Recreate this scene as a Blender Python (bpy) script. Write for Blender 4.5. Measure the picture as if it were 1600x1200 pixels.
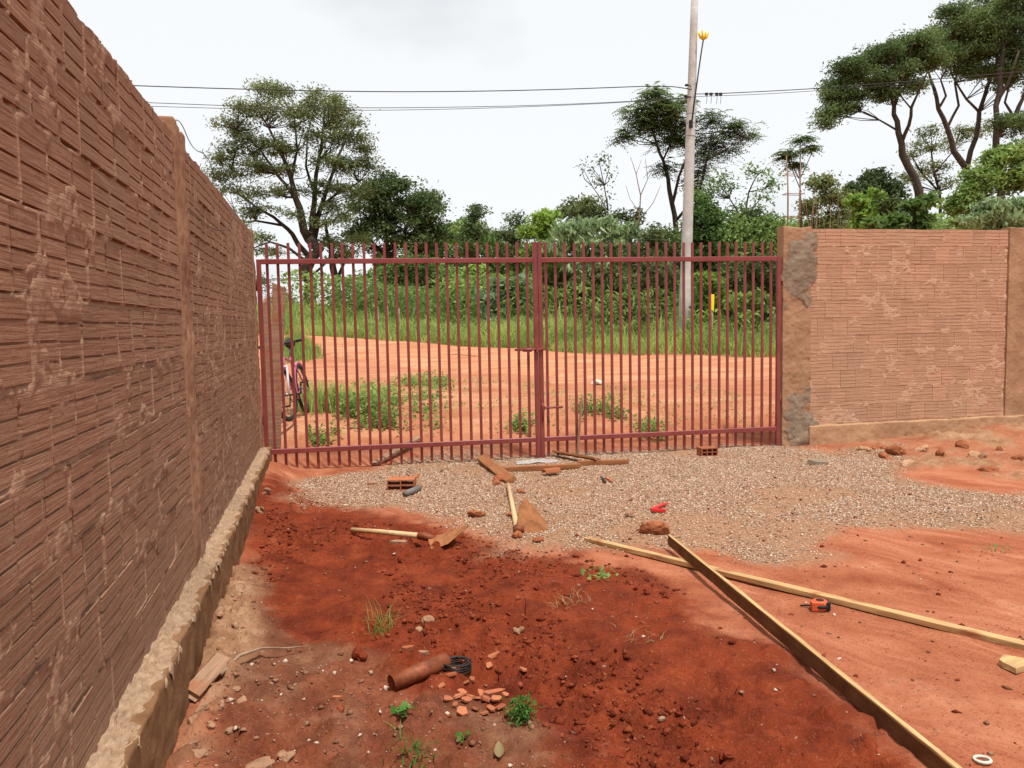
import bpy, math, random
import numpy as np
from mathutils import Matrix, Vector

# ------------------------------------------------------------------ camera, sky, sun, exposure
S = bpy.context.scene
for o in list(bpy.data.objects): bpy.data.objects.remove(o)
random.seed(7); rng = np.random.default_rng(7)
C = S.collection
F = 1230.0                                   # focal length in pixels of the 1600 px photograph
EYE = np.array([0.0, 0.0, 1.5])
def _n(v): return v / np.linalg.norm(v)
_dy = _n(np.array([510-800., -(506-0.02*(510-800)-600), -F]))
_p2 = _n(np.array([1000., -(506-0.02*1000-600), -F]))
_up = _n(np.cross(_p2, _dy)); _up = _up if _up[1] > 0 else -_up
_dx = np.cross(_dy, _up)
RC = np.array([_dx, _dy, _up])               # camera axes -> world axes
cam_d = bpy.data.cameras.new('camera'); cam = bpy.data.objects.new('camera', cam_d); C.objects.link(cam)
cam_d.sensor_fit = 'HORIZONTAL'; cam_d.sensor_width = 36; cam_d.lens = F/1600*36
cam_d.clip_start = 0.05; cam_d.clip_end = 3000
cam.matrix_world = Matrix.Translation(EYE.tolist()) @ Matrix(RC.tolist()).to_4x4()
S.camera = cam

SUN_DIR = Vector((0.10, -0.30, 0.95)).normalized()
wd = bpy.data.worlds.new('World'); S.world = wd; wd.use_nodes = True
nt = wd.node_tree; nt.nodes.clear()
wo = nt.nodes.new('ShaderNodeOutputWorld')
sky = nt.nodes.new('ShaderNodeTexSky'); sky.sky_type = 'NISHITA'; sky.sun_disc = False
sky.sun_elevation = math.asin(SUN_DIR.z); sky.sun_rotation = math.atan2(SUN_DIR.x, SUN_DIR.y)
sky.dust_density = 2.0
b1 = nt.nodes.new('ShaderNodeBackground'); b1.inputs[1].default_value = 0.10
nt.links.new(sky.outputs[0], b1.inputs[0])
tc = nt.nodes.new('ShaderNodeTexCoord')      # overcast: a bright even cloud deck with faint grey rolls
mp = nt.nodes.new('ShaderNodeMapping'); mp.inputs['Scale'].default_value = (1, 1, 2.2)
nz = nt.nodes.new('ShaderNodeTexNoise'); nz.inputs['Scale'].default_value = 1.5; nz.inputs['Detail'].default_value = 5
cr = nt.nodes.new('ShaderNodeValToRGB')
cr.color_ramp.elements[0].position = 0.40; cr.color_ramp.elements[0].color = (0.66, 0.69, 0.71, 1)
cr.color_ramp.elements[1].position = 0.555; cr.color_ramp.elements[1].color = (0.97, 0.985, 0.99, 1)
nt.links.new(tc.outputs['Generated'], mp.inputs[0]); nt.links.new(mp.outputs[0], nz.inputs['Vector']); nt.links.new(nz.outputs['Fac'], cr.inputs[0])
b2 = nt.nodes.new('ShaderNodeBackground'); b2.inputs[1].default_value = 0.80
nt.links.new(cr.outputs[0], b2.inputs[0])
ms = nt.nodes.new('ShaderNodeMixShader'); ms.inputs[0].default_value = 0.88
nt.links.new(b1.outputs[0], ms.inputs[1]); nt.links.new(b2.outputs[0], ms.inputs[2]); nt.links.new(ms.outputs[0], wo.inputs[0])

sd = bpy.data.lights.new('sun', 'SUN'); sd.energy = 3.3; sd.angle = math.radians(4); sd.color = (1, 0.95, 0.88)
sun = bpy.data.objects.new('sun', sd); C.objects.link(sun)
sun.rotation_euler = SUN_DIR.to_track_quat('Z', 'Y').to_euler()
S.view_settings.view_transform = 'Standard'; S.view_settings.look = 'None'
S.view_settings.exposure = 0.42; S.view_settings.gamma = 1
S.render.resolution_x = 1024; S.render.resolution_y = 768

# ------------------------------------------------------------------ helpers: noise, terrain, pixels
def _hash(ix, iy, seed):
    h = (ix.astype(np.int64)*374761393 + iy.astype(np.int64)*668265263 + seed*974634777) & 0x7fffffff
    h = ((h ^ (h >> 13))*1274126177) & 0x7fffffff
    return ((h ^ (h >> 16)) & 0xffff)/65535.0
def vnoise(x, y, seed=0):
    ix = np.floor(x); iy = np.floor(y); fx = x-ix; fy = y-iy
    fx = fx*fx*(3-2*fx); fy = fy*fy*(3-2*fy)
    a = _hash(ix, iy, seed); b = _hash(ix+1, iy, seed); c = _hash(ix, iy+1, seed); d = _hash(ix+1, iy+1, seed)
    return (a*(1-fx)+b*fx)*(1-fy)+(c*(1-fx)+d*fx)*fy
def fbm(x, y, scale=1.0, octv=4, seed=0, gain=0.5):
    x = np.asarray(x, float)*scale; y = np.asarray(y, float)*scale
    s = 0; a = 1; t = 0
    for i in range(octv):
        s = s+a*vnoise(x, y, seed+i*17); t += a; a *= gain; x = x*2.03+11.7; y = y*2.03+5.3
    return s/t
def smooth(a, b, x):
    t = np.clip((np.asarray(x, float)-a)/(b-a), 0, 1); return t*t*(3-2*t)
PRO = np.array([(-400, -.3), (-20, -.1), (0, -.09), (2.5, -.08), (4.2, -.05), (6, 0), (8.7, 0), (9.1, .05), (9.9, .30), (11, .42), (13.5, .5), (16.5, .58), (18, .75),
                (22, 1.04), (25, 1.26), (30, 1.75), (35, 2.2), (45, 2.75), (80, 3.4), (900, 4)])
def hbase(x, y):
    x = np.asarray(x, float); y = np.asarray(y, float)
    z = np.interp(y, PRO[:, 0], PRO[:, 1])
    z = z + 0.17*np.exp(-((x+0.72)/0.30)**2)*smooth(5.2, 7.6, y)*(1-smooth(8.3, 9.0, y))      # soil heaped at the wall foot by the gate
    z = z + 0.05*np.exp(-((x+0.55)/0.25)**2)*smooth(1, 2, y)*(1-smooth(4.8, 5.5, y))
    z = z + 0.15*np.exp(-((x-7.9)/1.3)**2-((y-7.72)/0.36)**2)*(0.2+1.5*fbm(x, y, 4.5, 4, 3))         # rubble bank under the right wall
    z = z + 0.07*(fbm(x, y, .35, 3, 9)-.5)*smooth(9.5, 13, y)
    return z
def rays(px, py): return RC @ np.array([px-800., -(py-600.), -F])
def pg(px, py, lift=0.0):                    # pixel -> point where its ray meets the terrain
    d = _n(rays(px, py)); t = 1.0; last = 0.5
    while t < 400:
        p = EYE+d*t
        if p[2] < float(hbase(p[0], p[1])):
            lo, hi = last, t
            for _ in range(30):
                m = (lo+hi)/2; p = EYE+d*m
                if p[2] < float(hbase(p[0], p[1])): hi = m
                else: lo = m
            p = EYE+d*hi
            return np.array([p[0], p[1], p[2]+lift])
        last = t; t *= 1.02
    return EYE+d*60
def P(px, py, Y):                            # pixel at a known distance
    d = rays(px, py); return EYE+d*(Y/d[1])
def proj(p):
    q = RC.T @ (np.asarray(p, float)-EYE)
    return 800+F*q[0]/-q[2], 600-F*q[1]/-q[2], -q[2]
def poly_sd(px, py, poly):                   # signed distance, positive inside
    poly = np.asarray(poly); d = np.full(px.shape, 1e9); ins = np.zeros(px.shape, bool)
    for i in range(len(poly)):
        a = poly[i]; b = poly[(i+1) % len(poly)]; e = b-a
        t = np.clip(((px-a[0])*e[0]+(py-a[1])*e[1])/(e@e), 0, 1)
        d = np.minimum(d, np.hypot(px-a[0]-t*e[0], py-a[1]-t*e[1]))
        c = ((a[1] > py) != (b[1] > py)) & (px < (b[0]-a[0])*(py-a[1])/(b[1]-a[1]+1e-12)+a[0]); ins ^= c
    return np.where(ins, d, -d)
def gpoly(pts): return [pg(*p)[:2] for p in pts]

# ------------------------------------------------------------------ helpers: objects
def tag(o, label=None, cat=None, group=None, kind=None):
    if label: o['label'] = label
    if cat: o['category'] = cat
    if group: o['group'] = group
    if kind: o['kind'] = kind
    return o
def empty(name, loc, label, cat, group=None):
    o = bpy.data.objects.new(name, None); C.objects.link(o); o.location = [float(v) for v in loc]; o.empty_display_size = .1
    return tag(o, label, cat, group)
def mesh_np(V, Fa, smooth_=False):
    V = np.asarray(V, np.float32); Fa = np.asarray(Fa, np.int32); k = Fa.shape[1]
    me = bpy.data.meshes.new('mesh'); me.vertices.add(len(V)); me.vertices.foreach_set('co', V.ravel())
    me.loops.add(Fa.size); me.loops.foreach_set('vertex_index', Fa.ravel())
    me.polygons.add(len(Fa)); me.polygons.foreach_set('loop_start', np.arange(0, Fa.size, k, dtype=np.int32))
    me.polygons.foreach_set('loop_total', np.full(len(Fa), k, np.int32))
    if smooth_: me.polygons.foreach_set('use_smooth', np.ones(len(Fa), bool))
    me.update(calc_edges=True); return me
def link(name, me, mat, parent=None):
    o = bpy.data.objects.new(name, me); C.objects.link(o)
    if mat is not None and len(me.materials) == 0: me.materials.append(mat)
    if parent is not None:
        o.parent = parent
        o.matrix_parent_inverse = (Matrix.Translation(parent.location) @ parent.rotation_euler.to_matrix().to_4x4()).inverted() if parent.parent is None else Matrix()
    return o
class MB:
    def __init__(s): s.v = []; s.f = []; s.sm = []
    def add(s, v, f, sm=False):
        n = len(s.v); s.v += [tuple(map(float, p)) for p in v]; s.f += [tuple(i+n for i in q) for q in f]; s.sm += [sm]*len(f); return s
    def box(s, c, sz, R=None, bev=0.0):
        hx, hy, hz = [q/2 for q in sz]
        if bev <= 0:
            v = [(x, y, z) for z in (-hz, hz) for y in (-hy, hy) for x in (-hx, hx)]
            f = [(0, 2, 3, 1), (4, 5, 7, 6), (0, 1, 5, 4), (2, 6, 7, 3), (0, 4, 6, 2), (1, 3, 7, 5)]
        else:                                # chamfer along the long edges
            b = bev; v = []; ax = int(np.argmax(sz)); o = [i for i in range(3) if i != ax]
            h = [hx, hy, hz]; a, c2 = h[o[0]], h[o[1]]
            ring = [(a-b, -c2), (a, -c2+b), (a, c2-b), (a-b, c2), (-a+b, c2), (-a, c2-b), (-a, -c2+b), (-a+b, -c2)]
            for e in (-1, 1):
                for p in ring:
                    q = [0, 0, 0]; q[ax] = e*h[ax]; q[o[0]] = p[0]; q[o[1]] = p[1]; v.append(tuple(q))
            f = [(i, (i+1) % 8, (i+1) % 8+8, i+8) for i in range(8)]+[tuple(range(7, -1, -1)), tuple(range(8, 16))]
        c = np.asarray(c, float); v = np.array(v)
        if R is not None: v = v @ np.asarray(R).T
        return s.add(v+c, f)
    def tube(s, pts, rad, n=8, cap=True):
        pts = [np.asarray(p, float) for p in pts]; m = len(pts)
        if np.isscalar(rad): rad = [rad]*m
        v = []; prev = None
        for i, p in enumerate(pts):
            t = pts[min(i+1, m-1)]-pts[max(i-1, 0)]; t = t/(np.linalg.norm(t)+1e-9)
            if prev is None:
                a = np.array([0, 0, 1.]) if abs(t[2]) < .9 else np.array([1., 0, 0]); u = _n(np.cross(t, a))
            else:
                u = prev-t*(prev@t); u = u/(np.linalg.norm(u)+1e-9)
            prev = u; w = np.cross(t, u)
            for k in range(n):
                an = 2*math.pi*k/n; v.append(p+rad[i]*(math.cos(an)*u+math.sin(an)*w))
        f = [(i*n+k, i*n+(k+1) % n, (i+1)*n+(k+1) % n, (i+1)*n+k) for i in range(m-1) for k in range(n)]
        if cap: f += [tuple(range(n-1, -1, -1)), tuple(range((m-1)*n, m*n))]
        return s.add(v, f, True)
    def ring(s, c, R, r, ax=(0, 0, 1), n=24, k=6, sq=(1, 1)):
        ax = _n(np.array(ax, float)); a = np.array([0, 0, 1.]) if abs(ax[2]) < .9 else np.array([1., 0, 0])
        u = _n(np.cross(ax, a)); w = np.cross(ax, u); v = []
        for i in range(n):
            t = 2*math.pi*i/n; e = math.cos(t)*u*sq[0]+math.sin(t)*w*sq[1]
            for j in range(k):
                q = 2*math.pi*j/k; v.append(np.asarray(c)+e*(R+r*math.cos(q))+ax*r*math.sin(q))
        f = [(i*k+j, ((i+1) % n)*k+j, ((i+1) % n)*k+(j+1) % k, i*k+(j+1) % k) for i in range(n) for j in range(k)]
        return s.add(v, f, True)
    def build(s, name, mat, parent=None):
        me = bpy.data.meshes.new(name); me.from_pydata(s.v, [], s.f)
        me.polygons.foreach_set('use_smooth', s.sm); me.update()
        return link(name, me, mat, parent)
def grid_faces(nu, nv):
    i = np.arange(nu-1)[:, None]*nv+np.arange(nv-1)[None, :]
    return np.stack([i, i+nv, i+nv+1, i+1], -1).reshape(-1, 4)
def lump(center, size, seed, n=2, rough=.25, flat=1.0):      # an irregular stone or clod
    me = bpy.data.meshes.new('lump'); import bmesh
    bm = bmesh.new(); bmesh.ops.create_icosphere(bm, subdivisions=n, radius=1)
    r = np.random.default_rng(seed); ph = r.uniform(0, 6, (5, 3)); fr = r.uniform(.8, 2.8, (5, 3))
    for v in bm.verts:
        p = np.array(v.co); k = 1+rough*sum(math.sin(fr[j]@p*1.0+ph[j, 0])*.5 for j in range(5))/1.6+r.uniform(-.06, .06)
        k += (r.uniform(-.10, .10) if n > 2 else 0); v.co = (p[0]*k*size[0]+center[0], p[1]*k*size[1]+center[1], p[2]*k*size[2]*flat+center[2])
    bm.to_mesh(me); bm.free(); return me

# ------------------------------------------------------------------ materials
def lin(r, g, b): return tuple(((c/255+.055)/1.055)**2.4 if c > 10 else c/255/12.92 for c in (r, g, b))+(1,)
class NT:
    def __init__(s, name, rough=.85, spec=.3):
        s.m = bpy.data.materials.new(name); s.m.use_nodes = True; s.t = s.m.node_tree; s.n = s.t.nodes
        s.p = s.n['Principled BSDF']; s.p.inputs['Roughness'].default_value = rough; s.p.inputs['Specular IOR Level'].default_value = spec
        s.geo = s.n.new('ShaderNodeNewGeometry'); s.pos = s.geo.outputs['Position']
    def link(s, a, b): s.t.links.new(a, b)
    def noise(s, scale, detail=4, rough=.55, vec=None, dist=0):
        k = s.n.new('ShaderNodeTexNoise'); k.inputs['Scale'].default_value = scale; k.inputs['Detail'].default_value = detail
        k.inputs['Roughness'].default_value = rough; k.inputs['Distortion'].default_value = dist
        s.link(vec or s.pos, k.inputs['Vector']); return k.outputs['Fac']
    def scaled(s, sc, vec=None):
        k = s.n.new('ShaderNodeMapping'); k.inputs['Scale'].default_value = sc; s.link(vec or s.pos, k.inputs[0]); return k.outputs[0]
    def ramp(s, fac, stops):
        k = s.n.new('ShaderNodeValToRGB'); e = k.color_ramp.elements
        while len(e) < len(stops): e.new(.5)
        for q, (p, c) in zip(e, stops): q.position = p; q.color = c if len(c) == 4 else (*c, 1)
        s.link(fac, k.inputs[0]); return k.outputs[0]
    def step(s, fac, a, b): return s.ramp(fac, [(a, (0, 0, 0, 1)), (b, (1, 1, 1, 1))])
    def mix(s, fac, a, b, mode='MIX'):
        k = s.n.new('ShaderNodeMix'); k.data_type = 'RGBA'; k.blend_type = mode
        for i, v in ((0, fac), (6, a), (7, b)):
            if hasattr(v, 'is_output'): s.link(v, k.inputs[i])
            else: k.inputs[i].default_value = v
        return k.outputs[2]
    def math(s, op, a, b=0.0):
        k = s.n.new('ShaderNodeMath'); k.operation = op
        for i, v in enumerate((a, b)):
            if hasattr(v, 'is_output'): s.link(v, k.inputs[i])
            else: k.inputs[i].default_value = v
        return k.outputs[0]
    def objrand(s):
        k = s.n.new('ShaderNodeObjectInfo'); return k.outputs['Random']
    def attr(s, name):
        k = s.n.new('ShaderNodeAttribute'); k.attribute_name = name; return k.outputs['Color']
    def sep(s, col):
        k = s.n.new('ShaderNodeSeparateColor'); s.link(col, k.inputs[0]); return k.outputs
    def bump(s, h, strength=.4, dist=.01):
        k = s.n.new('ShaderNodeBump'); k.inputs['Strength'].default_value = strength; k.inputs['Distance'].default_value = dist
        s.link(h, k.inputs['Height']); s.link(k.outputs[0], s.p.inputs['Normal'])
    def col(s, c):
        if hasattr(c, 'is_output'): s.link(c, s.p.inputs['Base Color'])
        else: s.p.inputs['Base Color'].default_value = c
        return s.m
def simple(name, c, var=.25, scale=20, rough=.7, spec=.3, metal=0, bump=.25, dist=.004, rnd=True):
    t = NT(name, rough, spec); t.p.inputs['Metallic'].default_value = metal
    a = tuple(v*(1-var) for v in c[:3])+(1,); b = tuple(min(1, v*(1+var)) for v in c[:3])+(1,)
    k = t.ramp(t.noise(scale, 5, .6), [(.3, a), (.7, b)])
    t.bump(t.noise(scale*3, 4), bump, dist); return t.col(k)
def leafmat(name, c, c2, trans=.35, big=.5):
    t = NT(name, .55, .25)
    r = t.geo.outputs['Random Per Island']
    k = t.mix(r, (*c, 1), (*c2, 1))
    k = t.mix(t.step(t.noise(big, 3), .35, .68), k, (c[0]*.62, c[1]*.66, c[2]*.7, 1))
    t.col(k)
    tr = t.n.new('ShaderNodeBsdfTranslucent'); t.link(k, tr.inputs[0])
    m = t.n.new('ShaderNodeMixShader'); m.inputs[0].default_value = trans
    t.link(t.p.outputs[0], m.inputs[1]); t.link(tr.outputs[0], m.inputs[2]); t.link(m.outputs[0], t.n['Material Output'].inputs[0])
    return t.m
def woodmat(name, c, dark=.55, axis=(2, 30, 30)):
    t = NT(name, .8, .2); tcn = t.n.new('ShaderNodeTexCoord'); v = t.scaled(axis, tcn.outputs['Object'])
    g = t.noise(1.6, 6, .65, v, .4)
    k = t.ramp(g, [(.3, tuple(x*dark for x in c)), (.55, c), (.8, tuple(min(1, x*1.2) for x in c))])
    k = t.mix(t.step(t.noise(6, 4), .55, .75), k, lin(150, 84, 52))
    t.bump(g, .35, .003); return t.col(k)

def soil_material():
    t = NT('red_soil', .95, .12)
    a = t.sep(t.attr('mask')); dug, dust, grav = a[0], a[1], a[2]
    big = t.noise(.9, 5, .6); mid = t.noise(6, 6, .65); fine = t.noise(45, 5, .7)
    rot = t.n.new('ShaderNodeMapping'); rot.inputs['Rotation'].default_value = (0, 0, math.radians(60)); t.link(t.pos, rot.inputs[0])   # wheel and drag marks run along the long batten
    stk = t.noise(1.5, 7, .7, t.scaled((.8, 1.9, 1), rot.outputs[0]), 1.0)
    dry = t.ramp(mid, [(.25, lin(132, 70, 46)), (.5, lin(160, 92, 63)), (.75, lin(184, 120, 87))])
    dry = t.mix(t.step(big, .30, .48), dry, t.ramp(stk, [(.3, lin(140, 72, 47)), (.47, lin(166, 97, 68)), (.62, lin(186, 121, 90)), (.78, lin(208, 156, 124))]))
    wet = t.ramp(mid, [(.2, lin(70, 27, 15)), (.45, lin(110, 45, 25)), (.62, lin(130, 56, 31)), (.82, lin(160, 80, 49))])
    wet = t.mix(t.step(t.noise(2.4, 6, .65), .5, .66), wet, t.ramp(fine, [(.3, lin(114, 44, 22)), (.7, lin(158, 74, 42))]))
    dst = t.ramp(mid, [(.25, lin(92, 52, 36)), (.5, lin(120, 76, 54)), (.8, lin(156, 114, 88))])
    gr = t.ramp(fine, [(.3, lin(120, 80, 58)), (.5, lin(160, 120, 92)), (.75, lin(188, 154, 124))])
    k = t.mix(dug, dry, wet); k = t.mix(dust, k, dst); k = t.mix(grav, k, gr)
    sd2 = t.sep(t.attr('sand')); k = t.mix(sd2[1], k, t.ramp(t.noise(1.6, 6, .65, t.scaled((.5, 1.8, 1))), [(.25, lin(158, 98, 66)), (.5, lin(188, 130, 96)), (.75, lin(208, 160, 124))]))
    k = t.mix(sd2[0], k, t.ramp(mid, [(.25, lin(126, 86, 60)), (.5, lin(160, 120, 90)), (.75, lin(188, 154, 124))]))
    k = t.mix(t.math('MULTIPLY', t.step(fine, .58, .8), .3), k, lin(186, 128, 96))
    k = t.mix(t.math('MULTIPLY', t.step(t.noise(70, 4, .65), .55, .68), .55), k, lin(70, 32, 20))
    k = t.mix(t.math('MULTIPLY', t.step(t.noise(160, 2, .5), .68, .74), .6), k, lin(190, 150, 122))
    h = t.math('ADD', t.math('MULTIPLY', mid, .6), t.math('MULTIPLY', fine, .5))
    t.bump(h, 1.0, .03); return t.col(k)
M = {}
M['soil'] = soil_material()
def road_material():
    t = NT('dirt_road', .95, .1)
    mid = t.noise(1.6, 6, .65, t.scaled((.5, 1.8, 1))); k = t.ramp(mid, [(.25, lin(160, 102, 70)), (.5, lin(190, 132, 97)), (.75, lin(210, 162, 126))])
    k = t.mix(t.math('MULTIPLY', t.step(t.noise(3, 5, .6, t.scaled((.25, 2, 1))), .58, .7), .6), k, lin(166, 92, 64))
    t.bump(t.noise(9, 6, .7), .9, .04); return t.col(k)
M['road'] = road_material()
def brick_material(name, base, mort, amount, joint=False):
    t = NT(name, .93, .12)
    r = t.objrand(); n1 = t.noise(14, 5, .6)
    c0 = tuple(v*.90 for v in base[:3])+(1,); c1 = tuple(min(1, v*1.09) for v in base[:3])+(1,)
    k = t.mix(r, c0, c1)
    k = t.mix(t.math('MULTIPLY', t.step(n1, .35, .7), .5), k, tuple(v*.8 for v in base[:3])+(1,))
    sm = t.step(t.noise(2.6, 6, .68), amount, amount+.17)
    k = t.mix(t.math('MULTIPLY', sm, .5), k, mort)
    k = t.mix(t.math('MULTIPLY', t.step(t.noise(1.1, 4, .6), .5, .75), .45), k, tuple(v*.72 for v in mort[:3])+(1,))
    k = t.mix(t.math('MULTIPLY', t.step(t.noise(60, 4, .6), .6, .75), .35), k, tuple(v*.45 for v in base[:3])+(1,))
    if joint: k = t.mix(.75, k, mort)
    hgt = t.math('ADD', t.math('MULTIPLY', t.noise(1, 3, .6, t.scaled((4, 4, 95))), 1.0), t.math('MULTIPLY', t.noise(55, 6, .7), .8))
    k = t.mix(t.math('MULTIPLY', t.step(t.noise(1, 4, .6, t.scaled((14, 14, 2.5))), .58, .72), .25), k, tuple(min(1, v*1.2) for v in mort[:3])+(1,))
    t.bump(hgt, .8, .008); return t.col(k)
BR_L = lin(148, 111, 88); MO_L = lin(158, 125, 102)  # left wall's shade put into its darker brick and mortar colours
BR_R = lin(190, 148, 120); MO_R = lin(196, 160, 133)  # lit copy: right wall's brighter light put into the same brick and mortar
M['brick_l'] = brick_material('shaded_brick', BR_L, MO_L, .50)
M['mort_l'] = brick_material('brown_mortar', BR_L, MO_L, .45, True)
M['brick_r'] = brick_material('lit_brick', BR_R, MO_R, .54)
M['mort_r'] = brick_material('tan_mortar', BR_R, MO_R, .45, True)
def plaster(name, c, c2, sc=5):
    t = NT(name, .95, .1); k = t.ramp(t.noise(sc, 6, .65), [(.3, c), (.7, c2)])
    k = t.mix(t.math('MULTIPLY', t.step(t.noise(1.7, 4), .5, .7), .5), k, tuple(v*.75 for v in c[:3])+(1,))
    t.bump(t.noise(38, 6, .7), .7, .01); return t.col(k)
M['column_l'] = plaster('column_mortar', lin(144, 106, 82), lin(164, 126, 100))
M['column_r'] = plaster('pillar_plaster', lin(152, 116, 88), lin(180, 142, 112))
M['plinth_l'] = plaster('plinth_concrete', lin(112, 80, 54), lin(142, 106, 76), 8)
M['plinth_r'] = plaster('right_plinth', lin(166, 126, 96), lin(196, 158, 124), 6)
M['splash'] = plaster('cream_mortar', lin(138, 110, 86), lin(180, 152, 126), 30)
M['cement'] = plaster('fresh_cement', lin(128, 112, 94), lin(158, 140, 120), 9)
def paint():
    t = NT('red_oxide_paint', .42, .4)
    k = t.ramp(t.noise(7, 4), [(.3, lin(124, 55, 53)), (.7, lin(142, 68, 64))])
    k = t.mix(t.math('MULTIPLY', t.step(t.noise(30, 5, .7), .6, .75), .5), k, lin(168, 102, 90))
    k = t.mix(t.math('MULTIPLY', t.step(t.noise(4, 6, .7), .60, .74), .6), k, lin(112, 56, 46))
    t.bump(t.noise(60, 3), .12, .002); return t.col(k)
M['paint'] = paint()
M['gravel'] = None
t_ = NT('gravel_stone', .85, .25); M['gravel'] = t_.col(t_.ramp(t_.geo.outputs['Random Per Island'],
    [(0, lin(104, 82, 66)), (.25, lin(156, 124, 101)), (.5, lin(182, 152, 127)), (.8, lin(198, 172, 148)), (1, lin(218, 198, 178))]))
t_ = NT('soil_clod', .95, .1); t_.bump(t_.noise(60, 5, .7), .6, .01); M['clod'] = t_.col(t_.ramp(t_.geo.outputs['Random Per Island'], [(0, lin(84, 34, 20)), (.6, lin(118, 52, 31)), (1, lin(146, 76, 50))]))
t_ = NT('pale_pebble', .9, .15); M['pebble'] = t_.col(t_.ramp(t_.geo.outputs['Random Per Island'], [(0, lin(112, 74, 54)), (.75, lin(150, 112, 88)), (1, lin(214, 196, 178))]))
M['rubble'] = simple('mortar_rubble', lin(154, 118, 92), .25, 18, .95, .1, bump=.6, dist=.01)
M['stonebrown'] = simple('brown_clod', lin(150, 92, 62), .3, 25, .95, .1, bump=.6, dist=.01)
t_ = NT('orange_ceramic', .9, .15); k_ = t_.mix(t_.objrand(), lin(140, 76, 50), lin(190, 118, 82)); k_ = t_.mix(t_.step(t_.noise(24, 5, .65), .45, .7), k_, lin(150, 100, 74)); t_.bump(t_.noise(70, 4), .4, .004); M['frag'] = t_.col(k_)
M['rust'] = simple('rusty_iron', lin(132, 70, 42), .45, 22, .6, .4, .25, .4)
M['iron'] = simple('dark_iron', lin(52, 48, 46), .3, 40, .5, .5, .4)
M['batten'] = woodmat('pine_batten', lin(192, 156, 108))
M['board'] = woodmat('stained_board', lin(156, 102, 66))
M['oldwood'] = woodmat('old_grey_board', lin(158, 124, 98))
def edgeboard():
    t = NT('shaded_side_board', .85, .2); tcn = t.n.new('ShaderNodeTexCoord'); g = t.noise(1.6, 6, .65, t.scaled((2, 30, 30), tcn.outputs['Object']), .4)
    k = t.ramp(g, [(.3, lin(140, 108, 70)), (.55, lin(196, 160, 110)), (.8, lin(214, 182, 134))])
    sx = t.n.new('ShaderNodeSeparateXYZ'); t.link(tcn.outputs['Object'], sx.inputs[0])      # shade of the broad sides put into the colour, top edge left pale
    side_shade = t.math('MULTIPLY', t.step(t.math('MULTIPLY', t.math('SUBTRACT', .036, sx.outputs[2]), 12), .0, .10), t.math('ADD', .62, t.math('MULTIPLY', t.noise(9, 5), .5)))
    t.bump(g, .35, .003); return t.col(t.mix(side_shade, k, lin(92, 58, 34)))
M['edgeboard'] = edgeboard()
M['handle'] = simple('worn_handle', lin(206, 172, 128), .2, 30, .6, .3)
M['concrete'] = plaster('pole_concrete', lin(178, 178, 174), lin(208, 208, 204), 6)
M['black'] = simple('black_rubber', lin(34, 33, 34), .3, 40, .7, .3)
M['cable'] = simple('cable', lin(44, 42, 42), .2, 10, .6, .3)
M['yellow'] = simple('yellow_plastic', lin(250, 214, 40), .15, 15, .5, .4, bump=.05)
M['orange'] = simple('orange_plastic', lin(196, 84, 44), .12, 30, .4, .5, bump=.05)
M['redpl'] = simple('red_plastic', lin(206, 40, 36), .15, 30, .45, .5, bump=.05)
M['whitepl'] = simple('white_plastic', lin(204, 196, 182), .1, 30, .5, .4, bump=.1)
M['pink'] = simple('pink_paint', lin(190, 96, 124), .12, 12, .3, .5, bump=.02)
M['bikewhite'] = simple('white_paint', lin(206, 190, 196), .06, 12, .3, .5, bump=.02)
M['chrome'] = simple('steel', lin(120, 118, 116), .15, 30, .35, .5, .8, .05)
M['barkdark'] = simple('dark_bark', lin(66, 56, 48), .4, 9, .95, .1, bump=.8, dist=.03)
M['barkgrey'] = simple('grey_bark', lin(84, 74, 66), .35, 9, .95, .1, bump=.7, dist=.03)
M['twig'] = simple('bare_twig', lin(150, 126, 104), .3, 12, .95, .1)
M['postw'] = simple('pale_fence_post', lin(140, 132, 116), .3, 9, .9, .1)
M['greypipe'] = simple('grey_pipe', lin(112, 106, 100), .2, 25, .6, .3)
M['bag'] = simple('plastic_bag', lin(168, 160, 154), .15, 25, .35, .5, bump=.4)
L = {}
def lm(k, a, b, tr=.35, big=.5): L[k] = leafmat('leaf_'+k, lin(*a)[:3], lin(*b)[:3], tr, big)
lm('dark', (90, 110, 66), (126, 144, 86), .4); lm('olive', (116, 130, 80), (154, 164, 106), .4); lm('mid', (120, 150, 78), (170, 194, 110), .45)
lm('bright', (122, 158, 60), (174, 200, 100)); lm('pale', (136, 162, 110), (182, 200, 150)); lm('blue', (104, 136, 98), (152, 178, 140))
lm('feather', (102, 126, 74), (140, 160, 100), .4); lm('grass', (166, 190, 96), (208, 218, 138), .5, 1.2); lm('grass2', (134, 166, 78), (184, 202, 112), .5, 1.2); lm('dry', (160, 140, 96), (196, 176, 126), .3)
lm('weed', (120, 152, 74), (172, 194, 108), .45, 2); lm('lime', (72, 122, 44), (116, 160, 70), .35, 3)

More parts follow.
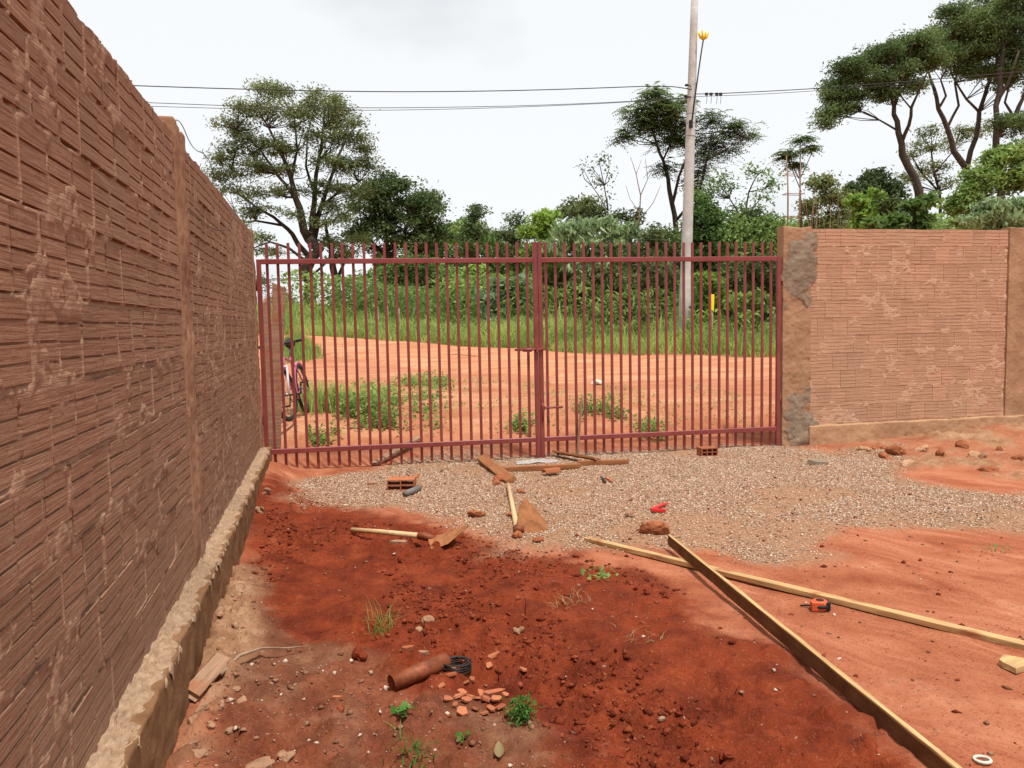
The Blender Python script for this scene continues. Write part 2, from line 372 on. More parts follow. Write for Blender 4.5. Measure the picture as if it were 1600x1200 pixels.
# ------------------------------------------------------------------ ground
DUG = gpoly([(378, 800), (384, 765), (425, 738), (470, 768), (520, 786), (600, 792), (670, 808), (730, 832), (800, 858), (900, 868), (1010, 890), (1070, 920), (1150, 985), (1250, 1050), (1340, 1110), (1390, 1200), (1450, 1400), (700, 1500), (640, 1130), (560, 1060), (430, 1010), (380, 930)])
DUST = gpoly([(255, 1500), (250, 1210), (318, 1010), (352, 900), (380, 880), (392, 930), (420, 1010), (520, 1030), (640, 1080), (790, 1120), (860, 1190), (860, 1500)])
GRAV = gpoly([(455, 742), (640, 716), (900, 700), (1218, 692), (1300, 706), (1400, 700), (1440, 745), (1540, 770), (1640, 775), (1640, 832), (1480, 824), (1350, 832), (1290, 868), (1210, 884), (1110, 868), (1010, 862), (930, 856), (850, 868), (780, 866), (720, 836), (640, 806), (540, 800), (470, 790)])
SAND = gpoly([(225, 1260), (285, 1120), (320, 1010), (338, 930), (350, 892), (372, 885), (385, 910), (396, 950), (392, 1020), (372, 1080), (345, 1130), (318, 1200), (310, 1300)])
BANK = gpoly([(1240, 705), (1330, 690), (1640, 660), (1640, 745), (1540, 742), (1440, 738), (1380, 716), (1300, 716)])
def axis(segs):
    a = [segs[0][0]]
    for (x0, x1, d0, d1) in segs:
        x = x0
        while x < x1-1e-6:
            t = (x-x0)/(x1-x0); x = min(x1, x+d0*(d1/d0)**t); a.append(x)
    return np.array(a)
gx = axis([(-900, -30, 200, 4), (-30, -1.2, 3, .08), (-1.2, 4.6, .026, .03), (4.6, 10, .03, .12), (10, 40, .25, 2.5), (40, 1000, 3, 250)])
gy = axis([(-300, -4, 90, 1.2), (-4, 1.9, 1, .06), (1.9, 6.5, .02, .026), (6.5, 11, .03, .08), (11, 30, .09, .5), (30, 60, .6, 3), (60, 1500, 4, 400)])
GX, GY = np.meshgrid(gx, gy, indexing='ij')
wob = (fbm(GX, GY, 2.2, 4, 21)-.5)
wob2 = (fbm(GX, GY, 6.5, 5, 23, .6)-.5)
m_dug = smooth(-.13, .17, poly_sd(GX, GY, DUG)+wob*.75+wob2*.35)*(GY < 9)
m_dustr = smooth(-.08, .10, poly_sd(GX, GY, DUST)+wob*.5+wob2*.35); m_dug = np.maximum(m_dug, m_dustr*.9)
m_dust = m_dustr*(.55+.45*smooth(.40, .55, fbm(GX, GY, 3.2, 5, 29, .6)))
sdg = poly_sd(GX, GY, GRAV)
m_grav = smooth(-.15, .25, sdg+wob*.8)
near = (1-smooth(8.9, 10.5, GY))
m_sand = np.maximum(smooth(-.06, .10, poly_sd(GX, GY, SAND)+wob*.22), smooth(-.1, .2, poly_sd(GX, GY, BANK)+wob*.9)*(.35+.65*smooth(.44, .56, fbm(GX, GY, 2.6, 4, 15))))
rough_in = near*smooth(-1.2, -.6, GX)
ridge = 1-np.abs(2*fbm(GX, GY, 3.4, 4, 31)-1)
clods = np.clip(fbm(GX, GY, 9, 4, 41)-.42, 0, 1)
clods2 = np.clip(fbm(GX, GY, 19, 3, 43)-.5, 0, 1)
GZ = hbase(GX, GY)
GZ += near*(.018*(fbm(GX, GY, 1.3, 4, 5)-.5)+.010*(fbm(GX, GY, 7, 4, 6)-.5))
GZ += near*m_dug*(1-.5*m_dust)*(.06*(ridge-.75)+(.12*clods+.11*clods2)*(.3+.9*smooth(.42, .6, fbm(GX, GY, 1.3, 3, 91))+.5*np.exp(-((GX-1.15)/.75)**2-((GY-2.75)/.6)**2)))
crk = 1-smooth(0, .05, np.abs(fbm(GX, GY, 4.2, 4, 93)-.5)); crk2 = 1-smooth(0, .06, np.abs(fbm(GX, GY, 8.5, 3, 94)-.5))
bmask = .25+.75*smooth(.4, .6, fbm(GX, GY, 1.3, 3, 91))+.8*np.exp(-((GX-1.15)/.8)**2-((GY-2.8)/.7)**2)
GZ -= near*m_dug*(1-.6*m_dust)*bmask*(.026*crk+.020*crk2)
GZ += near*m_sand*(.055*(ridge-.6)+.13*clods+.12*clods2+.02*(fbm(GX, GY, 26, 3, 18)-.5))
GZ += near*m_dust*(.03*clods+.035*clods2+.012*(fbm(GX, GY, 30, 3, 8)-.5))
GZ += (1-near)*.05*(fbm(GX, GY, 1.1, 4, 51)-.5)*(GY < 60)
GZ += near*.026*(fbm((GX*.5-GY*.87)*.8, (GX*.87+GY*.5)*2.2, 1.5, 5, 77)-.5)*(1-m_dug)
gm = mesh_np(np.stack([GX, GY, GZ], -1).reshape(-1, 3), grid_faces(len(gx), len(gy)), True)
ca = gm.color_attributes.new('mask', 'FLOAT_COLOR', 'POINT')
cb_ = gm.color_attributes.new('sand', 'FLOAT_COLOR', 'POINT'); cb_.data.foreach_set('color', np.stack([m_sand, smooth(8.9, 9.9, GY+wob*.8)*(.55+.45*smooth(.35, .6, fbm(GX, GY, .9, 4, 19))), m_sand, np.ones_like(m_sand)], -1).astype(np.float32).ravel())
col = np.stack([m_dug, m_dust, m_grav*near, np.ones_like(m_dug)], -1).astype(np.float32); gm.color_attributes['mask'].data.foreach_set('color', col.ravel())
tag(link('ground', gm, M['soil']), kind='structure')
def gz(x, y):                                # height of the built ground sheet
    i = int(np.clip(np.searchsorted(gx, x)-1, 0, len(gx)-2)); j = int(np.clip(np.searchsorted(gy, y)-1, 0, len(gy)-2))
    return float(max(GZ[i, j], GZ[i+1, j], GZ[i, j+1], GZ[i+1, j+1])*.5+.5*(GZ[i, j]+GZ[i+1, j+1])/2)
def gza(x, y):
    i = np.clip(np.searchsorted(gx, x)-1, 0, len(gx)-2); j = np.clip(np.searchsorted(gy, y)-1, 0, len(gy)-2)
    fx = (x-gx[i])/(gx[i+1]-gx[i]); fy = (y-gy[j])/(gy[j+1]-gy[j])
    return (GZ[i, j]*(1-fx)+GZ[i+1, j]*fx)*(1-fy)+(GZ[i, j+1]*(1-fx)+GZ[i+1, j+1]*fx)*fy
def on(px, py, lift=0.0):                    # pixel -> point on the built ground
    p = pg(px, py); return np.array([p[0], p[1], float(gza(np.array([p[0]]), np.array([p[1]]))[0])+lift])

# dirt road beyond the gate: far edge follows the grass bank
YF = np.array([(-60, 40), (-12, 29), (-4, 26.5), (-.8, 25), (2.24, 22), (4, 19.8), (5.79, 18), (10, 16.5), (14, 16), (60, 16)])
def yfront(x): return np.interp(x, YF[:, 0], YF[:, 1])
rx = np.arange(-30, 45, .3); rv = np.linspace(0, 1, 40)
RX, RV = np.meshgrid(rx, rv, indexing='ij')
yf = yfront(RX); wid = 5.2+.8*np.sin(RX*.5)+1.6*smooth(6, 12, RX)*0
RY = yf+.25*(fbm(RX, RX*0, 1.1, 3, 4)-.5)*2*(RV > .5)-(1-RV)*wid-(RV < .5)*(fbm(RX, RX*0+9, .8, 3, 5)-.5)*1.2
rut = .05*(np.exp(-((RV-.35)/.05)**2)+np.exp(-((RV-.68)/.05)**2))
RZ = gza(RX.ravel(), RY.ravel()).reshape(RX.shape)+.05+.03*(fbm(RX, RY, 1.8, 4, 14)-.5)-rut*.5
RZ -= .07*((RV < .03) | (RV > .97))
tag(link('dirt_road', mesh_np(np.stack([RX, RY, RZ], -1).reshape(-1, 3), grid_faces(len(rx), len(rv)), True), M['road']), kind='structure')

# loose stones, each its own little polyhedron
OCT_V = np.array([(1, 0, 0), (-.9, .2, 0), (.1, 1, .1), (0, -1, -.1), (.1, 0, .8), (0, .1, -.8)]); OCT_F = np.array([(0, 2, 4), (2, 1, 4), (1, 3, 4), (3, 0, 4), (2, 0, 5), (1, 2, 5), (3, 1, 5), (0, 3, 5)])
def scatter_stones(xy, size, mat, name, label, cat, seed, bury=.25, aniso=.45):
    r = np.random.default_rng(seed); n = len(xy)
    V = OCT_V[None]*(1+r.uniform(-.3, .3, (n, 6, 3)))
    sc = size[:, None]*(1+r.uniform(-aniso, aniso, (n, 3))); sc[:, 2] *= .75
    V = V*sc[:, None, :]
    a = r.uniform(0, 6.28, n); b = r.uniform(-.6, .6, n); ca_, sa = np.cos(a), np.sin(a); cb, sb = np.cos(b), np.sin(b)
    x = V[..., 0]*cb[:, None]-V[..., 2]*sb[:, None]; z = V[..., 0]*sb[:, None]+V[..., 2]*cb[:, None]
    x2 = x*ca_[:, None]-V[..., 1]*sa[:, None]; y2 = x*sa[:, None]+V[..., 1]*ca_[:, None]
    W = np.stack([x2+xy[:, 0, None], y2+xy[:, 1, None], z+(gza(xy[:, 0], xy[:, 1])+size*(.5-bury))[:, None]], -1)
    Fa = (OCT_F[None]+6*np.arange(n)[:, None, None]).reshape(-1, 3)
    return tag(link(name, mesh_np(W.reshape(-1, 3), Fa), mat), label, cat, kind='stuff')
def sample(n, box, keep):
    out = []; tot = 0
    while tot < n:
        x = rng.uniform(box[0], box[1], n*2); y = rng.uniform(box[2], box[3], n*2); k = keep(x, y) > rng.uniform(0, 1, n*2)
        out.append(np.stack([x[k], y[k]], -1)); tot += int(k.sum())
    return np.concatenate(out)[:n]
def kg(x, y):
    w = poly_sd(x, y, GRAV)+(fbm(x, y, 2.2, 4, 21)-.5)*.8
    patch = smooth(.36, .52, fbm(x, y, 1.5, 4, 61))
    return smooth(-.12, .3, w)*(.25+.75*patch)
xy = sample(60000, (-.4, 8.5, 4.4, 9.3), kg)
scatter_stones(xy, rng.uniform(.0045, .0105, len(xy)), M['gravel'], 'gravel', 'bed of pale crushed gravel spread in front of the red gate', 'gravel', 5)
def kd(x, y):
    return (.02+smooth(-.1, .3, poly_sd(x, y, DUG))*smooth(.42, .62, fbm(x, y, 1.9, 3, 71)))*(y > 2)
xy = sample(13000, (-.5, 5, 2, 8), kd)
scatter_stones(xy, .003+.018*rng.uniform(0, 1, len(xy))**9, M['clod'], 'soil_clods', 'loose dark red soil clods over the dug earth', 'soil', 6, .35)
def kp(x, y): return (.10+.9*smooth(-.2, .2, poly_sd(x, y, DUST)))*(y > 1.9)*(x > -.55)
xy = sample(3600, (-.55, 4, 1.9, 8), kp)
scatter_stones(xy, .003+.014*rng.uniform(0, 1, len(xy))**7, M['pebble'], 'pebbles', 'small pale mortar crumbs and pebbles strewn over the soil', 'pebbles', 8, .25)

# ------------------------------------------------------------------ brick walls
def brick_mesh(L_, H, D, seed, grooves=3, gw=.0075, gd=.009):
    r = np.random.default_rng(seed); prof = [(-D, 0)]; z = 0.0
    step = H/(grooves+1); prof += [(0, 0.002)]
    for i in range(1, grooves+1):
        c = i*step+r.uniform(-.003, .003); g = gd*r.uniform(.6, 1.2)
        prof += [(-.001, c-gw/2), (-g, c-gw/2+.001), (-g, c+gw/2-.001), (-.001, c+gw/2)]
    prof += [(0, H-.002), (-D, H)]
    n = len(prof); v = [(u, p[0]+(r.uniform(-.0012, .0012) if p[0] > -.02 else 0), p[1]) for u in (0, L_) for p in prof]
    f = [(i, i+1, n+i+1, n+i) for i in range(n-1)]+[tuple(range(n-1, -1, -1)), tuple(range(n, 2*n))]
    me = bpy.data.meshes.new('brick'); me.from_pydata(v, [], [q[::-1] for q in f]); me.update(); return me
def wall_frame(origin, ang, flip=False):     # local x along the wall, local y out of its face, z up
    u = np.array([math.cos(ang), math.sin(ang), 0]); w = np.array([u[1], -u[0], 0])
    return np.asarray(origin, float), u, w
def rough_sheet(fr, u0, u1, z0, z1, du, dfun, name, mat, parent, keep=None):
    o, u, w = fr; us = np.arange(u0, u1+du*.5, du); zs = np.arange(z0, z1+du*.5, du)
    U, Z = np.meshgrid(us, zs, indexing='ij'); D = dfun(U, Z)
    V = o+U[..., None]*u+D[..., None]*w; V[..., 2] += Z
    Fa = grid_faces(len(us), len(zs))
    if keep is not None:
        k = keep(U, Z).ravel(); Fa = Fa[k[Fa].all(1)]
    return link(name, mesh_np(V.reshape(-1, 3), Fa, True), mat, parent)
def rough_block(fr, u0, u1, d0, d1, z0, z1, du, name, mat, parent, amp=.006, seed=1, top=0.0, face=None):
    """block whose front, ends and top are one bent sheet with trowelled unevenness"""
    o, u, w = fr; us = np.arange(u0, u1+du*.5, du); us = np.concatenate([[u0, u0], us, [us[-1], us[-1]]])
    zs = np.arange(z0, z1+du*.5, du); zs = np.concatenate([zs, [zs[-1], zs[-1]]])
    U, Z = np.meshgrid(us, zs, indexing='ij'); D = d1+amp*2*(fbm(U+seed, Z, 7, 4, seed)-.5)+amp*(fbm(U, Z+seed, 26, 3, seed+3)-.5)
    if face is not None: D = D+face(U, Z)
    D[:2] = np.where(np.arange(2)[:, None] == 0, d0, D[:2]-.006); D[-2:] = np.where(np.arange(2)[:, None] == 1, d0, D[-2:]-.006)
    D[:, -1] = d0; D[:, -2] -= .008
    Z = Z+top*(fbm(U, U*0+seed, 5, 4, seed+7)-.5)*(np.arange(len(zs)) >= len(zs)-6)
    V = o+U[..., None]*u+D[..., None]*w; V[..., 2] += Z
    return link(name, mesh_np(V.reshape(-1, 3), grid_faces(len(us), len(zs)), True), mat, parent)
def brick_field(root, fr, u0, u1, z0, rows, pitch_z, pitch_u, bh, bl, mat, variants, seed, limit=300, off=0.0, jit=.003):
    o, u, w = fr; r = np.random.default_rng(seed); items = []
    ang = math.atan2(u[1], u[0])
    for i in range(rows):
        uu = u0-(pitch_u/2 if i % 2 else 0)+r.uniform(-.02, .02)
        while uu < u1:
            a, b = max(uu, u0), min(uu+bl, u1)
            if b-a > .05:
                c = o+u*(a+b)/2+np.array([0, 0, z0+i*pitch_z+bh/2]); x, y, d = proj(c)
                vis = (-90 < x < 1690 and -90 < y < 1290 and d > .3); d2 = np.linalg.norm(c-EYE)
                area = abs((c-EYE)@w)/d2**3 if vis else -d2
                items.append((area, a, b, z0+i*pitch_z))
            uu += pitch_u
    items.sort(key=lambda t: -t[0]); rest = MB()
    for k, (ar, a, b, z) in enumerate(items):
        me = variants[int(r.integers(len(variants)))]; sc = (b-a)/bl
        p = o+u*a+w*(off+r.uniform(-1, 1)*jit)+np.array([0, 0, z+r.uniform(-.003, .003)])
        mw = Matrix.Translation(p.tolist()) @ Matrix(((u[0]*sc, w[0], 0), (u[1]*sc, w[1], 0), (0, 0, 1))).to_4x4() @ Matrix.Rotation(r.uniform(-.008, .008)*jit/.003, 4, 'Y')
        if k < limit and ar > 0:
            b_ = bpy.data.objects.new('brick', me); C.objects.link(b_); b_.parent = root; b_.matrix_parent_inverse = Matrix.Translation(-Vector(root.location)); b_.matrix_basis = mw
        else:
            vs = [mw @ v.co for v in me.vertices]; rest.add(vs, [tuple(q.vertices) for q in me.polygons])
    if rest.f: tag(rest.build('bricks', mat, root), kind='stuff')
def mortar_fun(z0, rows, pz, bh, u0, pu, bl, seed, smear_thr, deep=-.020):
    def fn(U, Z):
        k = np.floor((Z-z0)/pz); fz = (Z-z0)-k*pz
        hj = (fz > bh-.004)
        d = np.full(U.shape, deep); n = fbm(U, Z, 16, 3, seed)
        gap = smooth(.45, .6, fbm(U, Z*.3, 1.6, 3, seed+5))      # joints left open here and there
        d = np.where(hj, -.002+.008*(n-.5)-.010*gap, d)
        uu = np.mod(U-u0+np.where(np.mod(k, 2) == 1, pu/2, 0), pu)
        vj = uu > bl-.004
        d = np.where(vj & ~hj, np.where(deep > -.015, .0015, .0005)+.005*(n-.5)-.014*(n > .69), d)
        s = fbm(U*1.1, Z*1.5, 5.0, 5, seed+9, .62); s2 = fbm(U, Z, .9, 3, seed+13)
        sm = s*.72+s2*.28
        near_j = np.minimum(np.abs(fz-bh-.008), np.abs(fz+pz-bh-.008)); sm = sm+.075*np.exp(-(near_j/.030)**2)+.05*np.exp(-(np.minimum(uu, pu-uu)/.022)**2)
        k2 = smooth(smear_thr, smear_thr+.12, sm)
        d = np.where(k2 > 0.02, np.maximum(d, -.012+k2*(.0128+.0045*(fbm(U, Z, 34, 4, seed+15)-.5)*2)), d)
        pits = smooth(.70, .76, fbm(U, Z, 30, 3, seed+21)); d = d-.012*pits*(k2 > .5)
        return d
    return fn
# --- left wall: along +Y, face at x = -0.70
fL = (np.array([-.70, 0, 0]), np.array([0, 1., 0]), np.array([1., 0, 0]))
wl = empty('brick_wall', (-.75, 5, 0), 'long hollow brick wall smeared with mortar along the left side', 'wall')
HL = 2.49; PZ, BH, PU, BL_ = .2205, .200, .205, .193; Z0 = .275
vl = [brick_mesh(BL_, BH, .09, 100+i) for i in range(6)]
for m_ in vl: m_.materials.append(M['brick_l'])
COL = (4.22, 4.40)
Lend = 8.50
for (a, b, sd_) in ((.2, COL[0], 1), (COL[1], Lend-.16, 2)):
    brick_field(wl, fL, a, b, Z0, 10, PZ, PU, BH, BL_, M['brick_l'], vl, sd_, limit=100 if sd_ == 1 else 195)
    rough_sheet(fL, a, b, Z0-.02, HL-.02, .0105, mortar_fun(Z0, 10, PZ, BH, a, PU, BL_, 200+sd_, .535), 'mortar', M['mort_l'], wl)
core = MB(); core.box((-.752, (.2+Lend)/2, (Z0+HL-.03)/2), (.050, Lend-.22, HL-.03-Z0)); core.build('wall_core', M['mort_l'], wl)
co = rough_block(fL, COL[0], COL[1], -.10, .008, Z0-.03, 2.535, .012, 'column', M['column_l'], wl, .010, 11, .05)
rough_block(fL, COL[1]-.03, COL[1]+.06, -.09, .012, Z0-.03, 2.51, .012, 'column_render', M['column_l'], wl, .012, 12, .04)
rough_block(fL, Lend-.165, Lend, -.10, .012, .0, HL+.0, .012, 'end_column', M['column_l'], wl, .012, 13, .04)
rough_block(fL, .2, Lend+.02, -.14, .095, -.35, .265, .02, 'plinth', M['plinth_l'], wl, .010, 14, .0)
# mortar splashed along the plinth ledge, hanging over its lip
us = np.arange(.6, 8.42, .011); vs = np.linspace(0, 1, 30); U, T = np.meshgrid(us, vs, indexing='ij')
edge = .052+.062*fbm(U, U*0, 6, 4, 301)+.06*(fbm(U, U*0+3, 26, 3, 302)-.35)
s_ = T*edge
lip = .100
sx = np.where(s_ < lip, s_, lip+.004+.004*fbm(U, T, 20, 2, 9)); szz = np.where(s_ < lip, 0, -(s_-lip)*2.2)
thick = (.030*(1-T)**.8+.008)*(.4+1.1*fbm(U, T*.6, 14, 4, 303))
szz = .258+szz+np.where(T < .98, thick, -.006)
Vv = np.stack([-.705+sx+.004*(fbm(U, T*2, 40, 2, 5)-.5), U, szz+.020*(fbm(U, T*1.5, 38, 3, 306)-.5)], -1)
link('mortar_splash', mesh_np(Vv.reshape(-1, 3), grid_faces(len(us), len(vs)), True), M['splash'], wl)
def soft(p, n=5):
    p = np.array(p, float)
    for _ in range(n//2+1): p = np.concatenate([p[:1]]+[np.stack([p[i]*.75+p[i+1]*.25, p[i]*.25+p[i+1]*.75]) for i in range(len(p)-1)]+[p[-1:]])
    return p
w_ = MB(); w_.tube(soft([(-.72, 4.3, 2.53), (-.70, 4.45, 2.60), (-.69, 4.75, 2.50), (-.64, 5.0, 2.53), (-.68, 5.6, 2.48)]), .0025, 4); w_.build('loose_wire', M['cable'], wl)
w_ = MB(); w_.tube(soft([(-.695, 4.55, 2.15), (-.63, 5.0, 2.08), (-.62, 5.7, 2.18), (-.66, 6.6, 2.42)]), .003, 4); w_.build('loose_wire', M['cable'], wl)

# --- right wall: continues the line of the gate
GA = np.array([-.679, 8.577, 0]); GB = np.array([5.142, 8.243, 0])
aR = math.radians(-1.6); oR = np.array([5.17, 8.235, 0]); uR = np.array([math.cos(aR), math.sin(aR), 0]); wR = np.array([uR[1], -uR[0], 0])
fR = (oR, uR, wR)
wr = empty('brick_wall', oR+uR*1.5, 'short sunlit hollow brick wall with plastered end pillar right of the gate', 'wall')
PZR, BHR, PUR, BLR, Z0R = .2085, .2045, .198, .195, .245; HR = 2.535
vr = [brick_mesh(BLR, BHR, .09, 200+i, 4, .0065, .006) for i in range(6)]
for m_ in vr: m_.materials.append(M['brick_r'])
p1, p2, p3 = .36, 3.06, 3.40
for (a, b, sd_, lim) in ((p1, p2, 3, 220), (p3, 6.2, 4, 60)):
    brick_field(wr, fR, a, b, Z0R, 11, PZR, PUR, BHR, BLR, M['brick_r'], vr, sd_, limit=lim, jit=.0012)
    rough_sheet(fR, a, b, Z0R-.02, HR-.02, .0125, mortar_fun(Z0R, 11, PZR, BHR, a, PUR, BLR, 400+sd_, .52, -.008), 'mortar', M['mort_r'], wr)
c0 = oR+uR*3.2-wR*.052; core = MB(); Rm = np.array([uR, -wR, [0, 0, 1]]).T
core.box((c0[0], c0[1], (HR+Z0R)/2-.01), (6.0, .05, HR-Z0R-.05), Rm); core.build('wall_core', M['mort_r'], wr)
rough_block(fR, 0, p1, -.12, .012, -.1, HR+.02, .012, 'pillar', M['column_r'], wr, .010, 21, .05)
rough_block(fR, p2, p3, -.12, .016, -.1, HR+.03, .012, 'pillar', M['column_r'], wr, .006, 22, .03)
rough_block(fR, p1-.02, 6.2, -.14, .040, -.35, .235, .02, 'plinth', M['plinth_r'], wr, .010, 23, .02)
def cement(u0, u1, z0, z1, thr, seed, parent=wr, cen=None):
    def d(U, Z):
        e = np.minimum(np.minimum(U-u0, u1-U)/(.3*(u1-u0)), np.minimum(Z-z0, z1-Z)/(.22*(z1-z0))); e = np.clip(e, 0, 1)
        return .020*(e-.62+2.6*(fbm(U, Z, 5, 5, seed, .6)-.5))+.010*(fbm(U, Z, 22, 4, seed+2)-.5)+.016
    rough_sheet(fR, u0, u1, z0, z1, .011, d, 'cement_patch', M['cement'], parent, keep=lambda U, Z: d(U, Z) > .012)
cement(-.02, .45, 1.55, 2.56, .5, 501); cement(-.02, .36, -.06, .72, .5, 502); cement(.02, .52, -.06, .45, .5, 503)

# ------------------------------------------------------------------ gate, two leaves
gu = _n(GB-GA); gw = np.array([gu[1], -gu[0], 0]); GW = np.linalg.norm(GB-GA); Rg = np.array([gu, -gw, [0, 0, 1]]).T
mid = 2.955
def gpt(s, z, d=0.0): p = GA+gu*s+gw*d; return np.array([p[0], p[1], z])
def gate_leaf(s0, s1, n, label, mid_first):
    root = empty('gate_leaf', gpt((s0+s1)/2, 0), label, 'gate', 'leaves of the red gate')
    for k in range(n):                       # bars stand behind the rails
        s = s0+.05+(k+.5)*(s1-s0-.10)/n+random.uniform(-.004, .004)
        top = 2.385+random.uniform(-.006, .006); bot = .012+random.uniform(-.004, .012)
        b = MB(); b.box(gpt(s, (top+bot)/2, -.022), (.029, .020, top-bot), Rg, .003)
        b.build('bar', M['paint'], root)
    for z in (2.19, .21):
        r_ = MB(); r_.box(gpt((s0+s1)/2, z, .010), (s1-s0-.096, .036, .052), Rg, .004); r_.build('rail', M['paint'], root)
    for s, outer in ((s0+.024, not mid_first), (s1-.024, mid_first)):
        t_, b_ = (2.385, .0) if outer else (2.213, .02)
        r_ = MB(); r_.box(gpt(s, (t_+b_)/2, .010), (.046, .040, t_-b_), Rg, .004); r_.build('stile', M['paint'], root)
    return root
gl = gate_leaf(0, mid-.003, 26, 'left leaf of the dark red barred steel gate, beside the long brick wall', True)
gr_ = gate_leaf(mid+.003, GW, 26, 'right leaf of the dark red barred steel gate, hinged at the plastered pillar', False)
for q, s in ((gl, mid-.027), (gr_, mid+.027)):
    b = MB(); b.box(gpt(s, 2.30, -.022), (.028, .020, .17), Rg, .003); b.build('bar', M['paint'], q)
bo = MB(); bo.tube([gpt(mid-.27, 1.215, .035), gpt(mid+.055, 1.215, .045)], .013, 8); bo.box(gpt(mid-.13, 1.215, .03), (.10, .03, .05), Rg); bo.box(gpt(mid-.02, 1.215, .045), (.03, .03, .06), Rg)
hb = bo.build('bolt', M['paint'], gl)
kn = MB(); kn.box(gpt(mid-.235, 1.205, .045), (.018, .012, .06), Rg); kn.build('bolt_handle', M['paint'], gl)
bo = MB(); bo.tube([gpt(mid+.03, .565, .040), gpt(mid+.26, .565, .020)], .012, 8); bo.box(gpt(mid+.04, .565, .035), (.03, .03, .05), Rg); bo.build('latch', M['paint'], gr_)
bo = MB(); bo.tube([gpt(mid+.03, .42, .04), gpt(mid+.03, .62, .04)], .009, 8); bo.build('drop_bolt', M['paint'], gr_)
for z in (.55, 1.95):
    h = MB(); h.tube([gpt(GW+.012, z-.06, .0), gpt(GW+.012, z+.06, .0)], .014, 8); h.box(gpt(GW+.03, z, -.005), (.06, .012, .05), Rg); h.build('hinge', M['rust'], gr_)
    h = MB(); h.tube([gpt(-.012, z-.06, .0), gpt(-.012, z+.06, .0)], .014, 8); h.box(gpt(-.03, z, -.005), (.06, .012, .05), Rg); h.build('hinge', M['rust'], gl)

# ------------------------------------------------------------------ utility pole, lines, rebar, fence posts
YP = 19.0
pb = P(1068, 508, YP); base = np.array([pb[0], YP, float(hbase(pb[0], YP))-.1]); top = P(1085.5, -6, YP); top2 = top+(top-base)*.06
pole = empty('utility_pole', base, 'tall grey concrete utility pole standing in the grass beyond the gate', 'pole')
m = MB(); m.tube([base+(top2-base)*t for t in np.linspace(0, 1, 8)], list(np.linspace(.165, .085, 8)), 20); m.build('shaft', M['concrete'], pole)
def onpole(px, py, d=0): return P(px, py, YP+d)
m = MB(); q = onpole(1073, 480); m.ring(q, .135, .022, top-base, 20, 6); m.build('band', M['black'], pole)
for y_, r_ in ((133, .098), (153, .102), (178, .108), (193, .11), (213, .115)):
    t = (y_-508)/(-6-508); m = MB(); m.ring(base+(top-base)*max(0, (np.linalg.norm(onpole(1076, y_)-base)/np.linalg.norm(top-base))), r_+.004, .008, top-base, 18, 4); m.build('clamp', M['chrome'], pole)
m = MB(); q = onpole(1079.5, 194, -.14); m.box(q, (.07, .08, .19)); m.build('junction_box', M['black'], pole)
arm_pts = [onpole(1080, 200, -.12), onpole(1085, 160, -.14), onpole(1091, 115, -.16), onpole(1096, 80, -.18), onpole(1099, 62, -.2)]
m = MB(); m.tube(arm_pts, .018, 8); arm = m.build('arm', M['cable'], pole)
hd = arm_pts[-1]; m = MB()
for k in range(9):
    a = 2*math.pi*k/9; d = np.array([math.cos(a), math.sin(a)*.6, 0]); ln = .20+.05*math.sin(k*2.3)
    m.tube([hd+np.array([0, 0, .0]), hd+d*.08+np.array([0, 0, .05]), hd+d*.13+np.array([0, 0, .05+ln*.5]), hd+d*.125+np.array([0, 0, ln])], [.02, .028, .02, .006], 6)
m.build('arm_head', M['yellow'], arm)
for px, py in ((1071, 150), (1073, 133)):
    m = MB(); a = onpole(1080, py+2, -.1); b = onpole(px, py, -.1); m.tube([a, b], .012, 6); m.ring(b, .03, .025, (0, 0, 1), 10, 6); m.build('insulator', M['iron'], pole)
def cable(pts, r, label, hang=None):
    # smooth polyline through photo points at the pole line's distance
    p = np.array([P(x, y, Y) for x, y, Y in pts]); tt = np.linspace(0, len(p)-1, 40); ii = np.arange(len(p))
    q = np.stack([np.interp(tt, ii, p[:, k]) for k in range(3)], -1); 
    for _ in range(6): q[1:-1] = (q[:-2]+2*q[1:-1]+q[2:])/4
    root = MB(); root.tube(q, r, 5, False); o = root.build('power_line', M['cable']); tag(o, label, 'cable', 'power lines on the pole'); return o
cable([(1081, 140, 18.85), (1045, 133, 18.9), (950, 137, 19), (800, 142, 19.2), (600, 144, 19.4), (400, 140, 19.6), (210, 134, 19.8), (-200, 118, 20.2), (-900, 80, 21)], .012, 'uppermost thick twisted power line running left from the pole')
cable([(1080, 152, 18.9), (960, 160, 19), (800, 166, 19.2), (600, 169, 19.4), (400, 167, 19.6), (225, 160, 19.8), (-300, 140, 20.4), (-900, 110, 21)], .008, 'middle thin power line running left from the pole')
cable([(1080, 153, 19.05), (960, 161, 19.2), (800, 168, 19.4), (600, 173, 19.6), (400, 171, 19.8), (235, 166, 20), (-300, 150, 20.6), (-900, 122, 21.2)], .007, 'lowest thin power line running left from the pole')
cable([(1087, 147, 18.85), (1130, 146, 18.8), (1250, 140, 18.7), (1400, 129, 18.5), (1600, 112, 18.3), (1900, 80, 18)], .011, 'upper thick power line running right from the pole')
cable([(1087, 151, 19), (1200, 147, 18.9), (1400, 133, 18.7), (1600, 118, 18.5), (1900, 88, 18.2)], .007, 'lower thin power line running right from the pole')
for k, x in enumerate((1104, 1111, 1120, 1126)):
    m = MB(); a = P(x, 147, 18.8); m.box(a+np.array([0, 0, .0]), (.07, .05, .06)); m.tube([a, a+np.array([.01, 0, -.12]), a+np.array([-.01, 0, -.24])], .006, 5); m.build('connector', M['iron'], pole)
